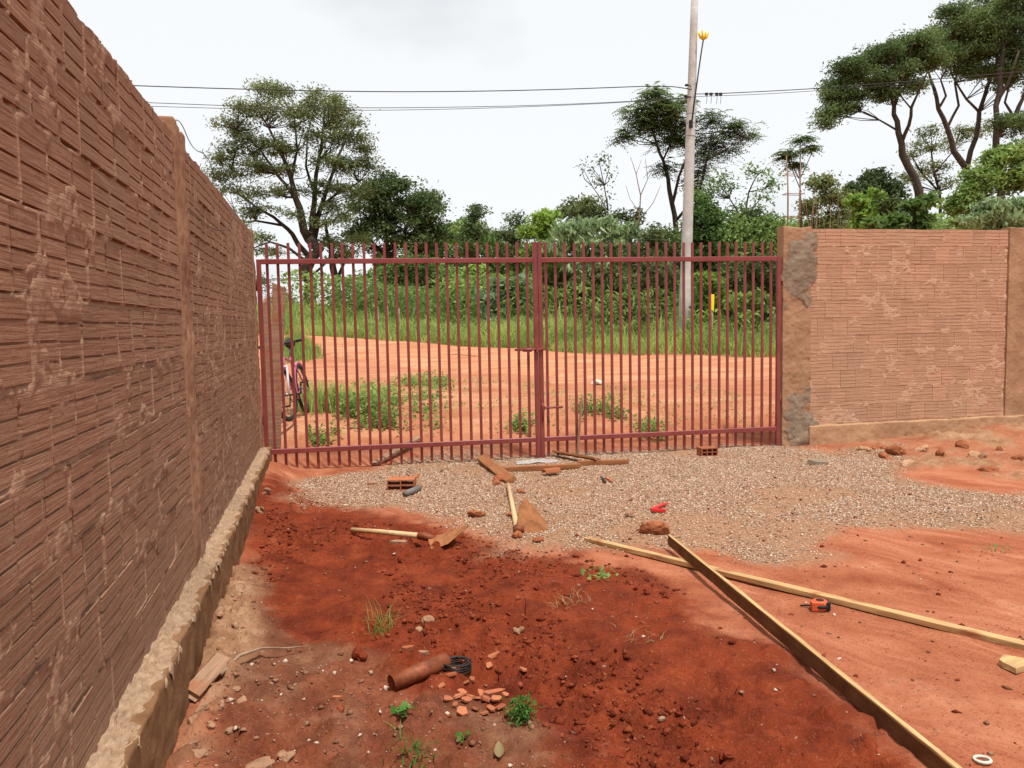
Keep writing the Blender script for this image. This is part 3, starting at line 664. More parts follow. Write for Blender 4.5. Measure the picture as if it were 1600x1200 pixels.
# steel cage standing on the gate pillar
rb = oR+uR*.16-wR*.05
cage = empty('rebar_cage', rb+np.array([0, 0, HR]), 'thin pale rebar cage rising from the top of the gate pillar', 'rebar')
for k, (du, dv, h) in enumerate(((-.10, .05, .83), (-.035, -.05, .70), (.055, .05, .80), (.10, -.05, .66))):
    m = MB(); p = rb+uR*du+wR*dv; m.tube([p+np.array([0, 0, HR-.2]), p+np.array([.004*k, 0, HR+h*.5]), p+np.array([.012*(k-1.5), 0, HR+h])], .0055, 5); m.build('rod', M['twig'], cage)
for h in (.14, .40, .62):
    m = MB(); pts = [rb+uR*a+wR*b+np.array([0, 0, HR+h]) for a, b in ((-.11, .055), (.11, .055), (.11, -.055), (-.11, -.055), (-.11, .055))]; m.tube(pts, .0045, 4); m.build('stirrup', M['twig'], cage)

# ------------------------------------------------------------------ vegetation
def frames(n, r, upbias=.35):
    d = r.normal(size=(n, 3)); d[:, 2] = d[:, 2]*.7-.1; d /= np.linalg.norm(d, axis=1, keepdims=True)+1e-9
    nn = r.normal(size=(n, 3)); nn[:, 2] += upbias*3; nn -= d*(nn*d).sum(1, keepdims=True); nn /= np.linalg.norm(nn, axis=1, keepdims=True)+1e-9
    return d, np.cross(nn, d), nn
def leaves_mesh(cen, length, width, r, droop=0.0, upbias=.35):
    n = len(cen); d, s, nn = frames(n, r, upbias)
    if droop: d[:, 2] -= droop; d /= np.linalg.norm(d, axis=1, keepdims=True); s = np.cross(nn, d); s /= np.linalg.norm(s, axis=1, keepdims=True)+1e-9
    ln = (length*r.uniform(.65, 1.3, n))[:, None]; wd_ = (width*r.uniform(.7, 1.3, n))[:, None]
    a = cen-d*ln*.5; b = cen+s*wd_*.5+nn*wd_*.15; c = cen+d*ln*.5; e = cen-s*wd_*.5+nn*wd_*.15
    V = np.stack([a, b, c, e], 1).reshape(-1, 3); Fa = np.arange(4*n).reshape(-1, 4)
    return V, Fa
def fronds(cen, n_pair, length, leaflet, r):
    """feather leaves: leaflets set along a drooping midrib"""
    n = len(cen); a = r.uniform(0, 6.283, n); d = np.stack([np.cos(a), np.sin(a), r.uniform(-.35, .35, n)], -1); d /= np.linalg.norm(d, axis=1, keepdims=True)
    side = np.stack([-d[:, 1], d[:, 0], np.zeros(n)], -1); side /= np.linalg.norm(side, axis=1, keepdims=True)+1e-9
    Vs = []
    L_ = length*r.uniform(.7, 1.25, n)
    for k in range(n_pair):
        t = (k+.5)/n_pair; p = cen+d*(L_*t)[:, None]; p[:, 2] -= L_*.35*t*t
        for sg in (-1, 1):
            q = p+side*(sg*leaflet*(1.1-.5*t))+d*(leaflet*.35); q[:, 2] -= leaflet*.35*r.uniform(.2, 1.2, n)
            w = d*leaflet*.26
            Vs.append(np.stack([p-w, q, p+w], 1))
    V = np.concatenate(Vs, 0).reshape(-1, 3); return V, np.arange(len(V)).reshape(-1, 3)
def tree(name, label, cat, Y, limbs, blobs, leaf, mat, bark='barkdark', group=None, style='leaf', dens=1.0, clump=.5, per=60, seed=1, depth=1.0, twigs=True, root_px=None, droop=0.0, tw=.018, part='crown', flat=.5):
    r = np.random.default_rng(seed); s = Y/F
    first = limbs[0][0] if limbs else root_px
    b = P(first[0], first[1], Y); root_p = np.array([b[0], Y, float(hbase(b[0], Y))-.05])
    root = empty(name, root_p, label, cat, group); nodes = []
    tm = MB()
    for li, lb in enumerate(limbs):
        slope = 0 if li == 0 else r.uniform(-.55, .55)*depth
        pts = []; rad = []; x0, y0 = lb[0][0], lb[0][1]
        off0 = 0.0
        if li > 0 and nodes:                 # start where an earlier limb passes
            nd = min(nodes, key=lambda k: (k[1]-x0)**2+(k[2]-y0)**2); off0 = nd[3]
        for (x, y, w) in lb:
            off = off0+slope*math.hypot(x-x0, y-y0)*s
            pts.append(P(x, y, Y+off)); rad.append(max(.5*w*s*1.0, .008)); nodes.append((pts[-1], x, y, off))
        if li == 0 and pts[0][2] > root_p[2]:
            g = np.array([pts[0][0]+.0, pts[0][1], root_p[2]-.1]); pts = [g]+pts; rad = [rad[0]*1.25]+rad
        # subdivide with a little wander
        P2, R2 = [pts[0]], [rad[0]]
        for i in range(1, len(pts)):
            for t in (.5, 1):
                q = pts[i-1]*(1-t)+pts[i]*t
                if t < 1: q = q+r.normal(size=3)*rad[i]*.5
                P2.append(q); R2.append(rad[i-1]*(1-t)+rad[i]*t)
        tm.tube(P2, R2, 8 if rad[0] > .05 else 5)
    NP = np.array([k[0] for k in nodes]) if nodes else np.array([root_p])
    # more nodes between limb points so that twigs start anywhere on a limb
    cl = []
    for (x, y, rx_, ry_, n) in blobs:
        n = max(1, int(n*dens)); u = r.normal(size=(n, 3)); u /= np.linalg.norm(u, axis=1, keepdims=True); u *= r.uniform(.15, 1, n)[:, None]**.5
        c = P(x, y, Y); ex = np.array([rx_*s, max(rx_, ry_)*s*.9*depth, ry_*s]); cl.append(c+u*ex)
    cl = np.concatenate(cl) if cl else np.zeros((0, 3))
    cl[:, 2] = np.maximum(cl[:, 2], hbase(cl[:, 0], cl[:, 1])+.1)
    if len(cl) and twigs:
        for c in cl[r.uniform(0, 1, len(cl)) < .75]:
            d = np.linalg.norm((NP-c)*np.array([1, 1, 1.0])+np.array([0, 0, .0]), axis=1)+np.where(NP[:, 2] > c[2], 1.2, 0)
            a = NP[int(np.argmin(d))]; mid_ = (a+c)/2+r.normal(size=3)*.08*np.linalg.norm(c-a); mid_[2] -= .03*np.linalg.norm(c-a)
            tm.tube([a, mid_, c], [tw*1.3, tw*.9, tw*.35], 3, False)
    if tm.f: tm.build('trunk', M[bark], root)
    if len(cl):
        n = len(cl)*per; idx = np.repeat(np.arange(len(cl)), per); g = r.normal(size=(n, 3)); g /= np.linalg.norm(g, axis=1, keepdims=True); g = g*np.where(r.uniform(0, 1, n) < .72, r.uniform(0, 1, n)**.45, np.abs(r.normal(size=n))*.58)[:, None]*np.array([clump, clump, clump*flat])*1.5*r.uniform(.55, 1.25, (len(cl), 1))[idx]
        cen = cl[idx]+g
        if style == 'frond': V, Fa = fronds(cen, 5, leaf[0], leaf[1], r)
        else: V, Fa = leaves_mesh(cen, leaf[0], leaf[1], r, droop)
        link(part, mesh_np(V, Fa), L[mat], root)
    return root
# airy spreading tree behind the left end of the gate
tree('spreading_tree', 'tall airy spreading tree with forked dark trunk behind the gate by the left wall', 'tree', 35,
     [[(487, 486, 20), (486, 440, 19), (485, 405, 18), (482, 372, 16)],
      [(482, 374, 13), (472, 345, 12), (462, 310, 9), (455, 280, 7), (440, 240, 5), (420, 200, 3), (400, 165, 1.6)],
      [(484, 374, 11), (488, 340, 9), (492, 300, 7), (498, 250, 5), (505, 200, 3), (510, 160, 1.6)],
      [(486, 386, 11), (495, 355, 8.5), (503, 320, 7), (520, 270, 4.6), (540, 220, 3), (560, 190, 1.6)],
      [(482, 400, 9), (457, 366, 7), (440, 350, 5.5), (415, 332, 4), (385, 312, 2.6), (350, 290, 1.5)],
      [(462, 312, 6), (432, 272, 4), (405, 232, 2.6), (370, 203, 1.5)],
      [(503, 322, 5), (530, 300, 3.5), (560, 285, 2), (580, 262, 1.2)],
      [(455, 282, 5), (464, 235, 3.4), (460, 185, 2), (435, 142, 1.2)],
      [(485, 412, 5), (452, 388, 4), (422, 378, 2.6), (396, 388, 1.5)],
      [(492, 302, 5), (478, 260, 3.5), (480, 215, 2.2), (490, 170, 1.3)],
      [(440, 352, 4), (400, 345, 3), (365, 350, 1.6)], [(430, 272, 3), (400, 262, 2), (365, 250, 1.2)], [(488, 430, 4), (515, 405, 3), (535, 395, 1.5)]],
     [(420, 137, 24, 8, 10), (440, 150, 16, 8, 6), (500, 160, 42, 14, 26), (400, 172, 38, 14, 22), (365, 200, 28, 16, 16), (455, 180, 40, 16, 20), (535, 190, 30, 18, 18), (555, 225, 26, 18, 16), (570, 255, 18, 14, 9),
      (350, 240, 24, 14, 12), (395, 225, 34, 14, 16), (450, 228, 36, 16, 16), (505, 215, 36, 18, 18), (545, 258, 28, 14, 13), (385, 262, 36, 12, 15), (345, 275, 26, 12, 9), (440, 262, 32, 12, 12), (505, 255, 32, 12, 12), (370, 300, 30, 10, 11), (425, 300, 28, 10, 9), (530, 292, 28, 11, 11), (480, 295, 24, 9, 6), (390, 330, 34, 9, 11), (520, 325, 22, 9, 7), (450, 335, 20, 8, 5), (365, 352, 24, 8, 7), (500, 350, 22, 8, 6), (400, 372, 22, 8, 6), (420, 395, 20, 8, 6), (560, 300, 18, 10, 7), (540, 345, 18, 9, 6), (410, 440, 10, 25, 5), (440, 470, 14, 14, 6)],
     (.14, .05), 'olive', 'barkdark', style='leaf', clump=.44, per=120, seed=3, dens=.9, tw=.022, depth=1.0)
tree('round_tree', 'dense dark rounded tree between the spreading tree and the pole', 'tree', 38,
     [[(612, 480, 9), (610, 430, 9), (606, 395, 8), (600, 360, 6), (590, 320, 4)], [(608, 410, 6), (630, 370, 5), (645, 330, 3)], [(606, 400, 5), (575, 370, 4), (565, 345, 2)], [(630, 370, 4), (665, 350, 3)]],
     [(600, 290, 36, 20, 26), (635, 305, 42, 24, 34), (575, 320, 32, 24, 24), (665, 335, 32, 26, 26), (620, 345, 50, 26, 36), (685, 365, 20, 22, 14), (590, 370, 40, 22, 22), (650, 380, 40, 18, 22), (560, 360, 22, 20, 12)],
     (.20, .085), 'dark', clump=.42, per=90, seed=4)
tree('slim_tree', 'slim tree with a second dark trunk just right of the spreading tree', 'tree', 36,
     [[(528, 484, 13), (525, 440, 12), (518, 400, 9), (512, 370, 6), (508, 340, 3)], [(525, 440, 6), (540, 405, 4), (552, 380, 2)]],
     [(535, 395, 25, 14, 12), (515, 375, 22, 12, 9), (555, 385, 20, 16, 10)], (.17, .06), 'olive', clump=.36, per=70, seed=5)
for k, (a, lab, mt) in enumerate((([(745, 332, 16, 12, 9), (742, 355, 24, 15, 16), (735, 385, 30, 16, 20)], 'small dark tree left of centre behind the gate, right of the round tree', 'dark'),
                            ([(795, 365, 26, 14, 14), (810, 345, 16, 10, 7), (795, 390, 30, 16, 18)], 'small dark tree just left of the gate centre', 'dark'))):
    x = a[1][0]; tree('small_tree', lab, 'tree', 36+k, [[(x, 470, 5), (x+1, 420, 4), (x+2, 380, 3), (x, 345, 1.5)]], a, (.17, .07), mt, clump=.36, per=70, seed=10+k, group='small trees behind the gate')
# tree beside the pole with feathery crowns
tree('feathery_tree', 'leaning tree with dark feathery crowns directly behind the concrete pole', 'tree', 27,
     [[(1062, 500, 10), (1059, 400, 10), (1056, 355, 9), (1050, 318, 8), (1044, 280, 6.5), (1036, 250, 5), (1026, 225, 4), (1018, 200, 2.5)], [(1050, 320, 6), (1057, 292, 5), (1066, 262, 4), (1078, 238, 3), (1082, 205, 2)],
      [(1056, 345, 5), (1085, 310, 5), (1098, 280, 4.5), (1104, 250, 3.5), (1112, 222, 2.4), (1130, 205, 1.5)], [(1036, 250, 3.5), (1050, 215, 2.5), (1055, 180, 1.6)], [(1104, 250, 2.5), (1135, 232, 1.8), (1165, 215, 1.2)], [(1026, 225, 2.5), (1000, 214, 1.6), (978, 214, 1)]],
     [(1018, 158, 30, 16, 16), (998, 180, 28, 20, 17), (1035, 172, 34, 20, 22), (1040, 215, 26, 14, 10), (1052, 192, 26, 14, 14), (1012, 196, 26, 10, 12), (975, 212, 14, 8, 6), (1060, 215, 22, 12, 9), (1105, 186, 24, 8, 8), (1138, 202, 30, 10, 12), (1110, 222, 32, 11, 13), (1166, 212, 14, 7, 5), (1100, 248, 30, 9, 10), (1125, 235, 24, 8, 7), (1040, 262, 16, 9, 6), (1085, 268, 20, 8, 6), (1075, 160, 14, 8, 5), (1090, 290, 18, 10, 7)],
     (.42, .11), 'feather', style='frond', clump=.30, per=19, seed=21, tw=.016, flat=.8)
tree('thin_tree', 'thin light-leaved young tree between the pole and the rebar cage', 'tree', 25,
     [[(1160, 420, 4), (1162, 345, 3.5), (1170, 300, 2.6), (1184, 272, 1.8)], [(1162, 345, 2.5), (1140, 310, 2), (1122, 285, 1.3)], [(1170, 300, 2), (1195, 295, 1.3)]],
     [(1180, 264, 16, 8, 6), (1200, 285, 14, 9, 6), (1124, 282, 14, 9, 6), (1186, 310, 12, 8, 5), (1114, 300, 12, 9, 5), (1150, 330, 14, 8, 5), (1145, 292, 10, 8, 3)], (.15, .055), 'mid', clump=.34, per=32, flat=.85, seed=22, group='young trees beyond the gate')
tree('sparse_tree', 'sparse nearly leafless sapling rising above the pale shrub', 'tree', 26,
     [[(952, 400, 3), (950, 330, 2.4), (944, 290, 1.8), (936, 252, 1.2)], [(950, 330, 1.6), (925, 290, 1.2), (910, 262, .8)], [(944, 290, 1.4), (952, 262, 1), (950, 240, .7)]],
     [(916, 262, 10, 6, 4), (940, 250, 10, 7, 4), (930, 282, 10, 8, 4), (950, 272, 8, 8, 3), (945, 310, 10, 8, 4)], (.13, .05), 'dark', clump=.28, per=14, flat=.9, seed=23, group='young trees beyond the gate')
tree('bare_tree', 'leafless pale-twigged sapling left of the feathery tree', 'tree', 26,
     [[(1000, 420, 3), (998, 345, 2.6), (1001, 305, 2), (994, 272, 1.3), (985, 245, .8)], [(1001, 305, 1.5), (1012, 280, 1.1), (1008, 248, .7)], [(998, 345, 1.6), (1020, 318, 1.2), (1032, 290, .8)], [(994, 272, 1), (1002, 250, .7)], [(1012, 280, .9), (1022, 262, .6)], [(998, 330, 1.2), (984, 310, .8), (978, 290, .6)]],
     [], (.1, .05), 'dark', bark='twig', seed=24)
# right-hand trees
tree('umbrella_tree', 'tall tree with curved trunk and flat dark crown above the right wall', 'tree', 26,
     [[(1448, 345, 16), (1436, 300, 15), (1420, 262, 13), (1409, 225, 11), (1402, 190, 9), (1397, 165, 7)], [(1409, 222, 7), (1420, 196, 6), (1424, 168, 5), (1438, 138, 3), (1450, 110, 2)], [(1404, 205, 4), (1375, 188, 3), (1345, 173, 1.8)], [(1397, 168, 6), (1390, 140, 5), (1368, 115, 3), (1345, 98, 1.8)], [(1397, 168, 6), (1406, 130, 4.5), (1418, 98, 3), (1425, 70, 1.6)], [(1390, 142, 3.5), (1355, 140, 2.4), (1320, 150, 1.5)], [(1424, 170, 3), (1400, 140, 2.4), (1385, 110, 1.6)]],
     [(1335, 108, 34, 11, 22), (1375, 88, 40, 13, 30), (1420, 68, 40, 14, 30), (1308, 132, 20, 10, 11), (1298, 172, 13, 14, 9), (1360, 125, 40, 10, 20), (1440, 95, 36, 13, 24), (1405, 110, 36, 10, 18), (1330, 148, 26, 8, 11), (1300, 150, 18, 8, 8), (1380, 145, 30, 8, 10), (1290, 190, 8, 8, 4), (1425, 135, 24, 8, 8), (1320, 168, 14, 9, 6)],
     (.125, .05), 'feather', 'barkgrey', clump=.36, per=240, seed=31, tw=.016, flat=.55, dens=.88)
tree('forked_tree', 'tall V-forked tree at the right edge with its crown cut by the top', 'tree', 27,
     [[(1512, 345, 15), (1511, 290, 14), (1509, 262, 12), (1490, 236, 10), (1480, 200, 8.5), (1466, 170, 7), (1460, 140, 6), (1450, 110, 3)], [(1511, 262, 10), (1525, 215, 9), (1530, 175, 8), (1544, 132, 7), (1558, 98, 4.5), (1562, 60, 2.5)], [(1480, 200, 5), (1498, 165, 4.5), (1492, 130, 4), (1500, 90, 2.5)], [(1530, 175, 5), (1510, 155, 4), (1488, 118, 3), (1478, 85, 2)], [(1466, 170, 5), (1478, 150, 4), (1470, 125, 3)]],
     [(1470, 88, 36, 13, 22), (1500, 50, 46, 24, 40), (1535, 30, 50, 28, 44), (1450, 85, 30, 14, 14), (1565, 120, 30, 20, 14), (1520, 85, 40, 14, 24), (1555, 70, 36, 16, 22), (1490, 20, 24, 12, 10), (1455, 60, 22, 10, 9), (1510, 112, 32, 9, 10), (1570, -20, 60, 24, 30), (1545, 110, 24, 9, 8)],
     (.125, .05), 'feather', 'barkgrey', clump=.40, per=240, seed=32, tw=.016, flat=.55, dens=.88)
tree('edge_tree', 'dark many-stemmed tree leaving the frame at the far right', 'tree', 26,
     [[(1562, 345, 14), (1560, 260, 13), (1556, 215, 11), (1556, 165, 9), (1562, 115, 9), (1568, 60, 6)], [(1556, 215, 10), (1585, 185, 9), (1600, 150, 6), (1612, 110, 4)], [(1556, 170, 6), (1575, 130, 5), (1592, 80, 3)], [(1585, 190, 6), (1570, 160, 4), (1580, 120, 3)]],
     [(1575, 45, 36, 20, 26), (1600, 80, 34, 20, 24), (1640, 50, 50, 40, 40), (1590, 10, 44, 20, 24), (1580, 105, 26, 11, 10), (1595, 195, 24, 16, 14), (1640, 130, 40, 26, 24), (1565, 190, 20, 10, 8)],
     (.125, .05), 'feather', 'barkgrey', clump=.40, per=220, seed=33, tw=.016, flat=.55, dens=.88)
tree('airy_tree', 'airy pale olive tree seen between the two right-hand trunks', 'tree', 32,
     [[(1470, 345, 6), (1468, 300, 5), (1460, 270, 4), (1455, 235, 2.5)], [(1468, 300, 4), (1440, 270, 3), (1425, 245, 1.6)], [(1460, 270, 3), (1490, 235, 2), (1500, 205, 1.2)]],
     [(1450, 205, 26, 11, 10), (1430, 235, 26, 14, 13), (1475, 230, 26, 12, 11), (1455, 262, 36, 14, 17), (1500, 210, 26, 14, 11), (1535, 200, 24, 14, 10), (1425, 275, 24, 12, 10), (1480, 285, 26, 12, 8)], (.16, .05), 'olive', clump=.36, per=50, seed=34)
tree('feather_sapling', 'feathery sapling directly behind the rebar cage', 'tree', 15,
     [[(1252, 400, 4), (1252, 330, 3.4), (1250, 280, 2.6), (1250, 225, 1.4)], [(1252, 300, 1.8), (1232, 250, 1.2)], [(1250, 280, 1.8), (1268, 240, 1.2)]],
     [(1250, 216, 14, 6, 6), (1232, 240, 15, 6, 6), (1264, 232, 13, 6, 6), (1246, 256, 16, 6, 6), (1222, 245, 8, 4, 3)], (.22, .07), 'feather', style='frond', clump=.10, per=14, seed=35, tw=.008)
# shrubs: name, label, distance, blobs, leaf size, colour, clump, per, style, droop
SH = [
 ('leafy_bush', 'bright green bush left of the pale drooping shrub above the gate', 24, [(852, 345, 26, 13, 22), (835, 365, 20, 14, 15), (868, 362, 26, 14, 17), (850, 392, 34, 16, 18)], (.13, .06), 'bright', .20, 70, 'leaf', 0),
 ('pale_shrub', 'pale shrub with large drooping leaves rising above the gate right of centre', 23, [(890, 362, 32, 10, 17), (930, 356, 36, 11, 20), (975, 362, 28, 11, 14), (910, 382, 46, 12, 20), (960, 388, 36, 12, 14), (868, 382, 20, 12, 8), (915, 410, 40, 14, 12)], (.30, .085), 'pale', .20, 26, 'leaf', .9),
 ('olive_bush', 'dull olive bush behind the pale drooping shrub', 29, [(915, 322, 30, 11, 17), (895, 335, 24, 11, 12), (940, 335, 26, 11, 12), (980, 340, 24, 10, 11)], (.16, .07), 'olive', .26, 60, 'leaf', 0),
 ('dark_bush', 'dark green bush at the foot of the feathery tree', 25, [(1095, 335, 34, 22, 26), (1125, 350, 34, 22, 24), (1070, 365, 26, 24, 18), (1110, 385, 44, 22, 24), (1095, 312, 20, 12, 8)], (.15, .065), 'mid', .25, 70, 'leaf', 0),
 ('dark_bush', 'dark green bush left of the gate pillar and right of the pole', 24, [(1175, 345, 30, 18, 22), (1200, 360, 26, 20, 20), (1170, 385, 44, 22, 26), (1205, 400, 24, 24, 14), (1150, 362, 20, 16, 10)], (.15, .065), 'dark', .25, 70, 'leaf', 0),
 ('wild_shrub', 'olive shrub behind the gate between pale shrub and pole', 25, [(1015, 365, 26, 16, 18), (1035, 390, 24, 20, 16), (1000, 400, 30, 20, 18)], (.14, .05), 'olive', .24, 70, 'leaf', 0),
 ('round_bush', 'dark rounded bush above the middle of the right wall', 19, [(1370, 282, 26, 16, 24), (1345, 300, 28, 16, 22), (1395, 300, 26, 18, 20), (1365, 325, 50, 16, 26), (1400, 335, 40, 14, 16)], (.13, .055), 'dark', .20, 70, 'leaf', 0),
 ('olive_shrub', 'olive shrub with arching bare twigs behind the rebar cage', 18, [(1285, 285, 22, 13, 16), (1300, 305, 26, 14, 16), (1270, 320, 26, 14, 12), (1320, 330, 26, 14, 12)], (.12, .045), 'olive', .18, 60, 'leaf', 0),
 ('lime_shrub', 'bright lime shrub above the right wall left of the round dark bush', 16, [(1335, 312, 16, 7, 9), (1352, 322, 16, 7, 8), (1368, 305, 10, 5, 4)], (.15, .08), 'bright', .12, 34, 'leaf', .2),
 ('broadleaf_shrub', 'light broad-leaved shrub just over the top of the right wall', 15, [(1430, 322, 20, 8, 9), (1450, 310, 14, 7, 5), (1400, 345, 18, 8, 7), (1440, 345, 22, 8, 8), (1370, 348, 16, 8, 5)], (.20, .10), 'mid', .14, 30, 'leaf', .3),
 ('large_bush', 'large fresh green bush at the far right behind the wall', 18, [(1560, 248, 30, 16, 22), (1590, 240, 30, 18, 20), (1535, 275, 34, 18, 24), (1580, 280, 36, 20, 28), (1520, 305, 34, 16, 20), (1500, 322, 24, 14, 12), (1620, 270, 30, 30, 20)], (.15, .065), 'mid', .20, 76, 'leaf', 0),
 ('drooping_shrub', 'pale drooping shrub hanging over the right end of the wall', 13, [(1550, 325, 26, 10, 16), (1585, 322, 26, 10, 16), (1530, 342, 26, 10, 13), (1570, 345, 34, 9, 16), (1610, 335, 24, 14, 12)], (.17, .06), 'pale', .13, 34, 'leaf', .8),
 ('yellow_bush', 'yellow-green bush among the dark shrubs, left half of the gate', 27, [(735, 435, 26, 16, 16), (760, 428, 20, 14, 11), (720, 460, 30, 16, 14), (750, 462, 26, 14, 11)], (.16, .08), 'bright', .24, 60, 'leaf', 0),
 ('palmate_plant', 'blue-green plant with large lobed leaves left of the gate centre', 23, [(790, 448, 26, 10, 11), (770, 465, 22, 12, 9), (812, 445, 18, 10, 7), (800, 475, 26, 12, 8), (765, 490, 18, 12, 6)], (.26, .11), 'blue', .20, 34, 'leaf', .5),
 ('ivy_bush', 'dark green leafy bush behind the fence posts in the grass', 31, [(580, 440, 36, 20, 22), (620, 430, 30, 20, 18), (650, 445, 34, 22, 20), (690, 430, 30, 22, 18), (600, 470, 50, 16, 22), (680, 468, 40, 16, 18), (560, 465, 20, 18, 10), (640, 410, 40, 16, 14)], (.17, .08), 'mid', .32, 72, 'leaf', 0),
 ('wild_shrub', 'tangled green shrub right of the gate centre post', 24, [(870, 440, 30, 22, 20), (900, 460, 34, 22, 22), (860, 480, 26, 16, 14), (890, 420, 30, 16, 14)], (.16, .07), 'mid', .26, 66, 'leaf', 0),
 ('wild_shrub', 'tangled olive shrub left of the concrete pole', 23, [(960, 440, 34, 20, 20), (1000, 450, 34, 22, 22), (1040, 445, 24, 24, 16), (980, 480, 50, 14, 18), (940, 420, 30, 16, 14), (1020, 418, 30, 14, 14)], (.15, .06), 'olive', .26, 66, 'leaf', 0),
 ('feather_bush', 'yellow-green bush directly right of the concrete pole', 20.5, [(1095, 440, 14, 18, 14), (1102, 470, 18, 16, 14), (1120, 450, 16, 18, 12)], (.14, .055), 'bright', .18, 60, 'leaf', 0),
 ('wild_shrub', 'shaded green shrub behind the right end of the gate', 22, [(1150, 430, 30, 22, 20), (1190, 425, 28, 24, 20), (1210, 450, 20, 20, 12), (1140, 460, 26, 18, 14)], (.15, .065), 'dark', .25, 66, 'leaf', 0),
 ('broadleaf_plant', 'broad-leaved green plant in the grass behind the right gate leaf', 18.5, [(1150, 475, 18, 14, 11), (1180, 470, 20, 16, 13), (1165, 500, 28, 14, 13), (1198, 490, 14, 16, 8)], (.17, .09), 'mid', .14, 34, 'leaf', .3)]
for k, (nm, lab, Y, bl, lf, mt, clp, per, st, dr) in enumerate(SH):
    x = sum(b[0] for b in bl)/len(bl); lo = max(b[1] for b in bl); hi = min(b[1] for b in bl)
    w0 = max(b[0] for b in bl)-min(b[0] for b in bl); bl = bl+[(x-w0*.25, lo+22, w0*.3+8, 18, 10), (x+w0*.25, lo+22, w0*.3+8, 18, 10)]
    r = random.Random(900+k); lim = [[(x, lo+12, 3), (x+r.uniform(-6, 6), (lo+hi)/2, 2), (x+r.uniform(-10, 10), hi+4, 1)]]
    for b in bl: lim.append([(x, lo+8, 2), ((x+b[0])/2, (lo+b[1])/2, 1.4), (b[0], b[1]+b[3]*.3, .8)])
    tree(nm, lab, 'plant' if 'plant' in nm else 'bush', Y, lim, bl, lf, mt, 'barkgrey', None, st, 1.0, clp, per, 100+k, 1.0, False, None, dr, part='foliage', flat=.7)
# arching bare twigs of the olive shrub
m = MB()
ol = [o for o in C.objects if o.name.startswith('olive_shrub')][0]
for k in range(16):
    x = random.uniform(1262, 1320); y = 385; a = random.uniform(-1, 1); pts = [P(x+a*30*t*(1-.2*t), y-random.uniform(70, 95)*(1-(1-t)**2), 17.6+random.uniform(-.3, .3)*t) for t in (0, .35, .7, 1)]
    m.tube(pts, [.008, .006, .004, .002], 4, False)
m.build('bare_twigs', M['twig'], ol)
# long arching leaves (maize-like) beyond the gate
def arch_plant(px, py, Y, h, n, ll, lw, label, seed, mat='mid', name='arching_plant', cat='plant', group='arching leafed plants in the grass'):
    r = np.random.default_rng(seed); b = P(px, py, Y); b[2] = float(hbase(b[0], Y)); root = empty(name, b, label, cat, group)
    V = []; Fa = []
    for k in range(n):
        a = r.uniform(0, 6.283); z = h*r.uniform(.15, 1); d = np.array([math.cos(a), math.sin(a), 0]); s = np.array([-d[1], d[0], 0]); l = ll*r.uniform(.6, 1.2); w = lw*r.uniform(.7, 1.2)
        j = r.normal(size=3)*np.array([.25, .25, 0]); base_ = b+j+np.array([0, 0, z]); q0 = len(V)
        for i, t in enumerate((0, .25, .5, .75, 1)):
            c = base_+d*l*t*.8+np.array([0, 0, l*(.75*t-.95*t*t)]); ww = w*(.35, 1, .9, .6, .05)[i]/2
            V += [c+s*ww, c-s*ww]
        Fa += [(q0+2*i, q0+2*i+1, q0+2*i+3, q0+2*i+2) for i in range(4)]
    link('leaves', mesh_np(np.array(V), np.array(Fa)), L[mat], root)
    m = MB(); m.tube([b-np.array([0, 0, .05]), b+np.array([.03, 0, h*.6]), b+np.array([.0, .02, h])], [.02, .015, .006], 5); m.build('stem', M['barkgrey'], root)
arch_plant(925, 520, 19.5, 1.15, 60, .55, .06, 'arching long-leaved plant nearest the gate centre, right of the posts', 1)
arch_plant(955, 520, 20, 1.35, 70, .55, .06, 'tall arching long-leaved plant midway between gate centre and pole', 2)
arch_plant(1000, 520, 19.5, 1.45, 80, .6, .065, 'tall arching long-leaved plant closest to the left of the pole', 3)
arch_plant(1093, 520, 18.3, 1.0, 60, .45, .07, 'arching long-leaved plant at the right foot of the pole', 4, 'bright')
# the wood far behind, one mass
def mass(name, label, cat, n, xr, yr, zr, leaf, mat, seed, keep=None):
    r = np.random.default_rng(seed); x = r.uniform(*xr, n); y = r.uniform(*yr, n); top = hbase(x, y)+zr[0]+(zr[1]-zr[0])*fbm(x, y*.5, .28, 3, seed)
    z = hbase(x, y)+.1+(top-hbase(x, y))*r.uniform(0, 1, n)**.8
    k = np.ones(n, bool) if keep is None else keep(x, y, z)
    V, Fa = leaves_mesh(np.stack([x, y, z], -1)[k], leaf[0], leaf[1], r); return tag(link(name, mesh_np(V, Fa), L[mat]), label, cat, kind='stuff')
mass('far_wood', 'dark distant wood filling the view behind the shrubs', 'wood', 52000, (2.5, 34), (39, 43), (1.6, 5.0), (.30, .14), 'mid', 71)
mass('undergrowth', 'low tangled green undergrowth at the back of the grass', 'undergrowth', 42000, (-1.5, 18), (22, 30), (.6, 2.3), (.2, .08), 'mid', 72, lambda x, y, z: y > yfront(x)+3.5)

mass('thicket', 'dark green thicket of tall brush behind the right wall', 'brush', 52000, (12.5, 30), (22.5, 26.5), (2.6, 4.7), (.19, .08), 'mid', 73)
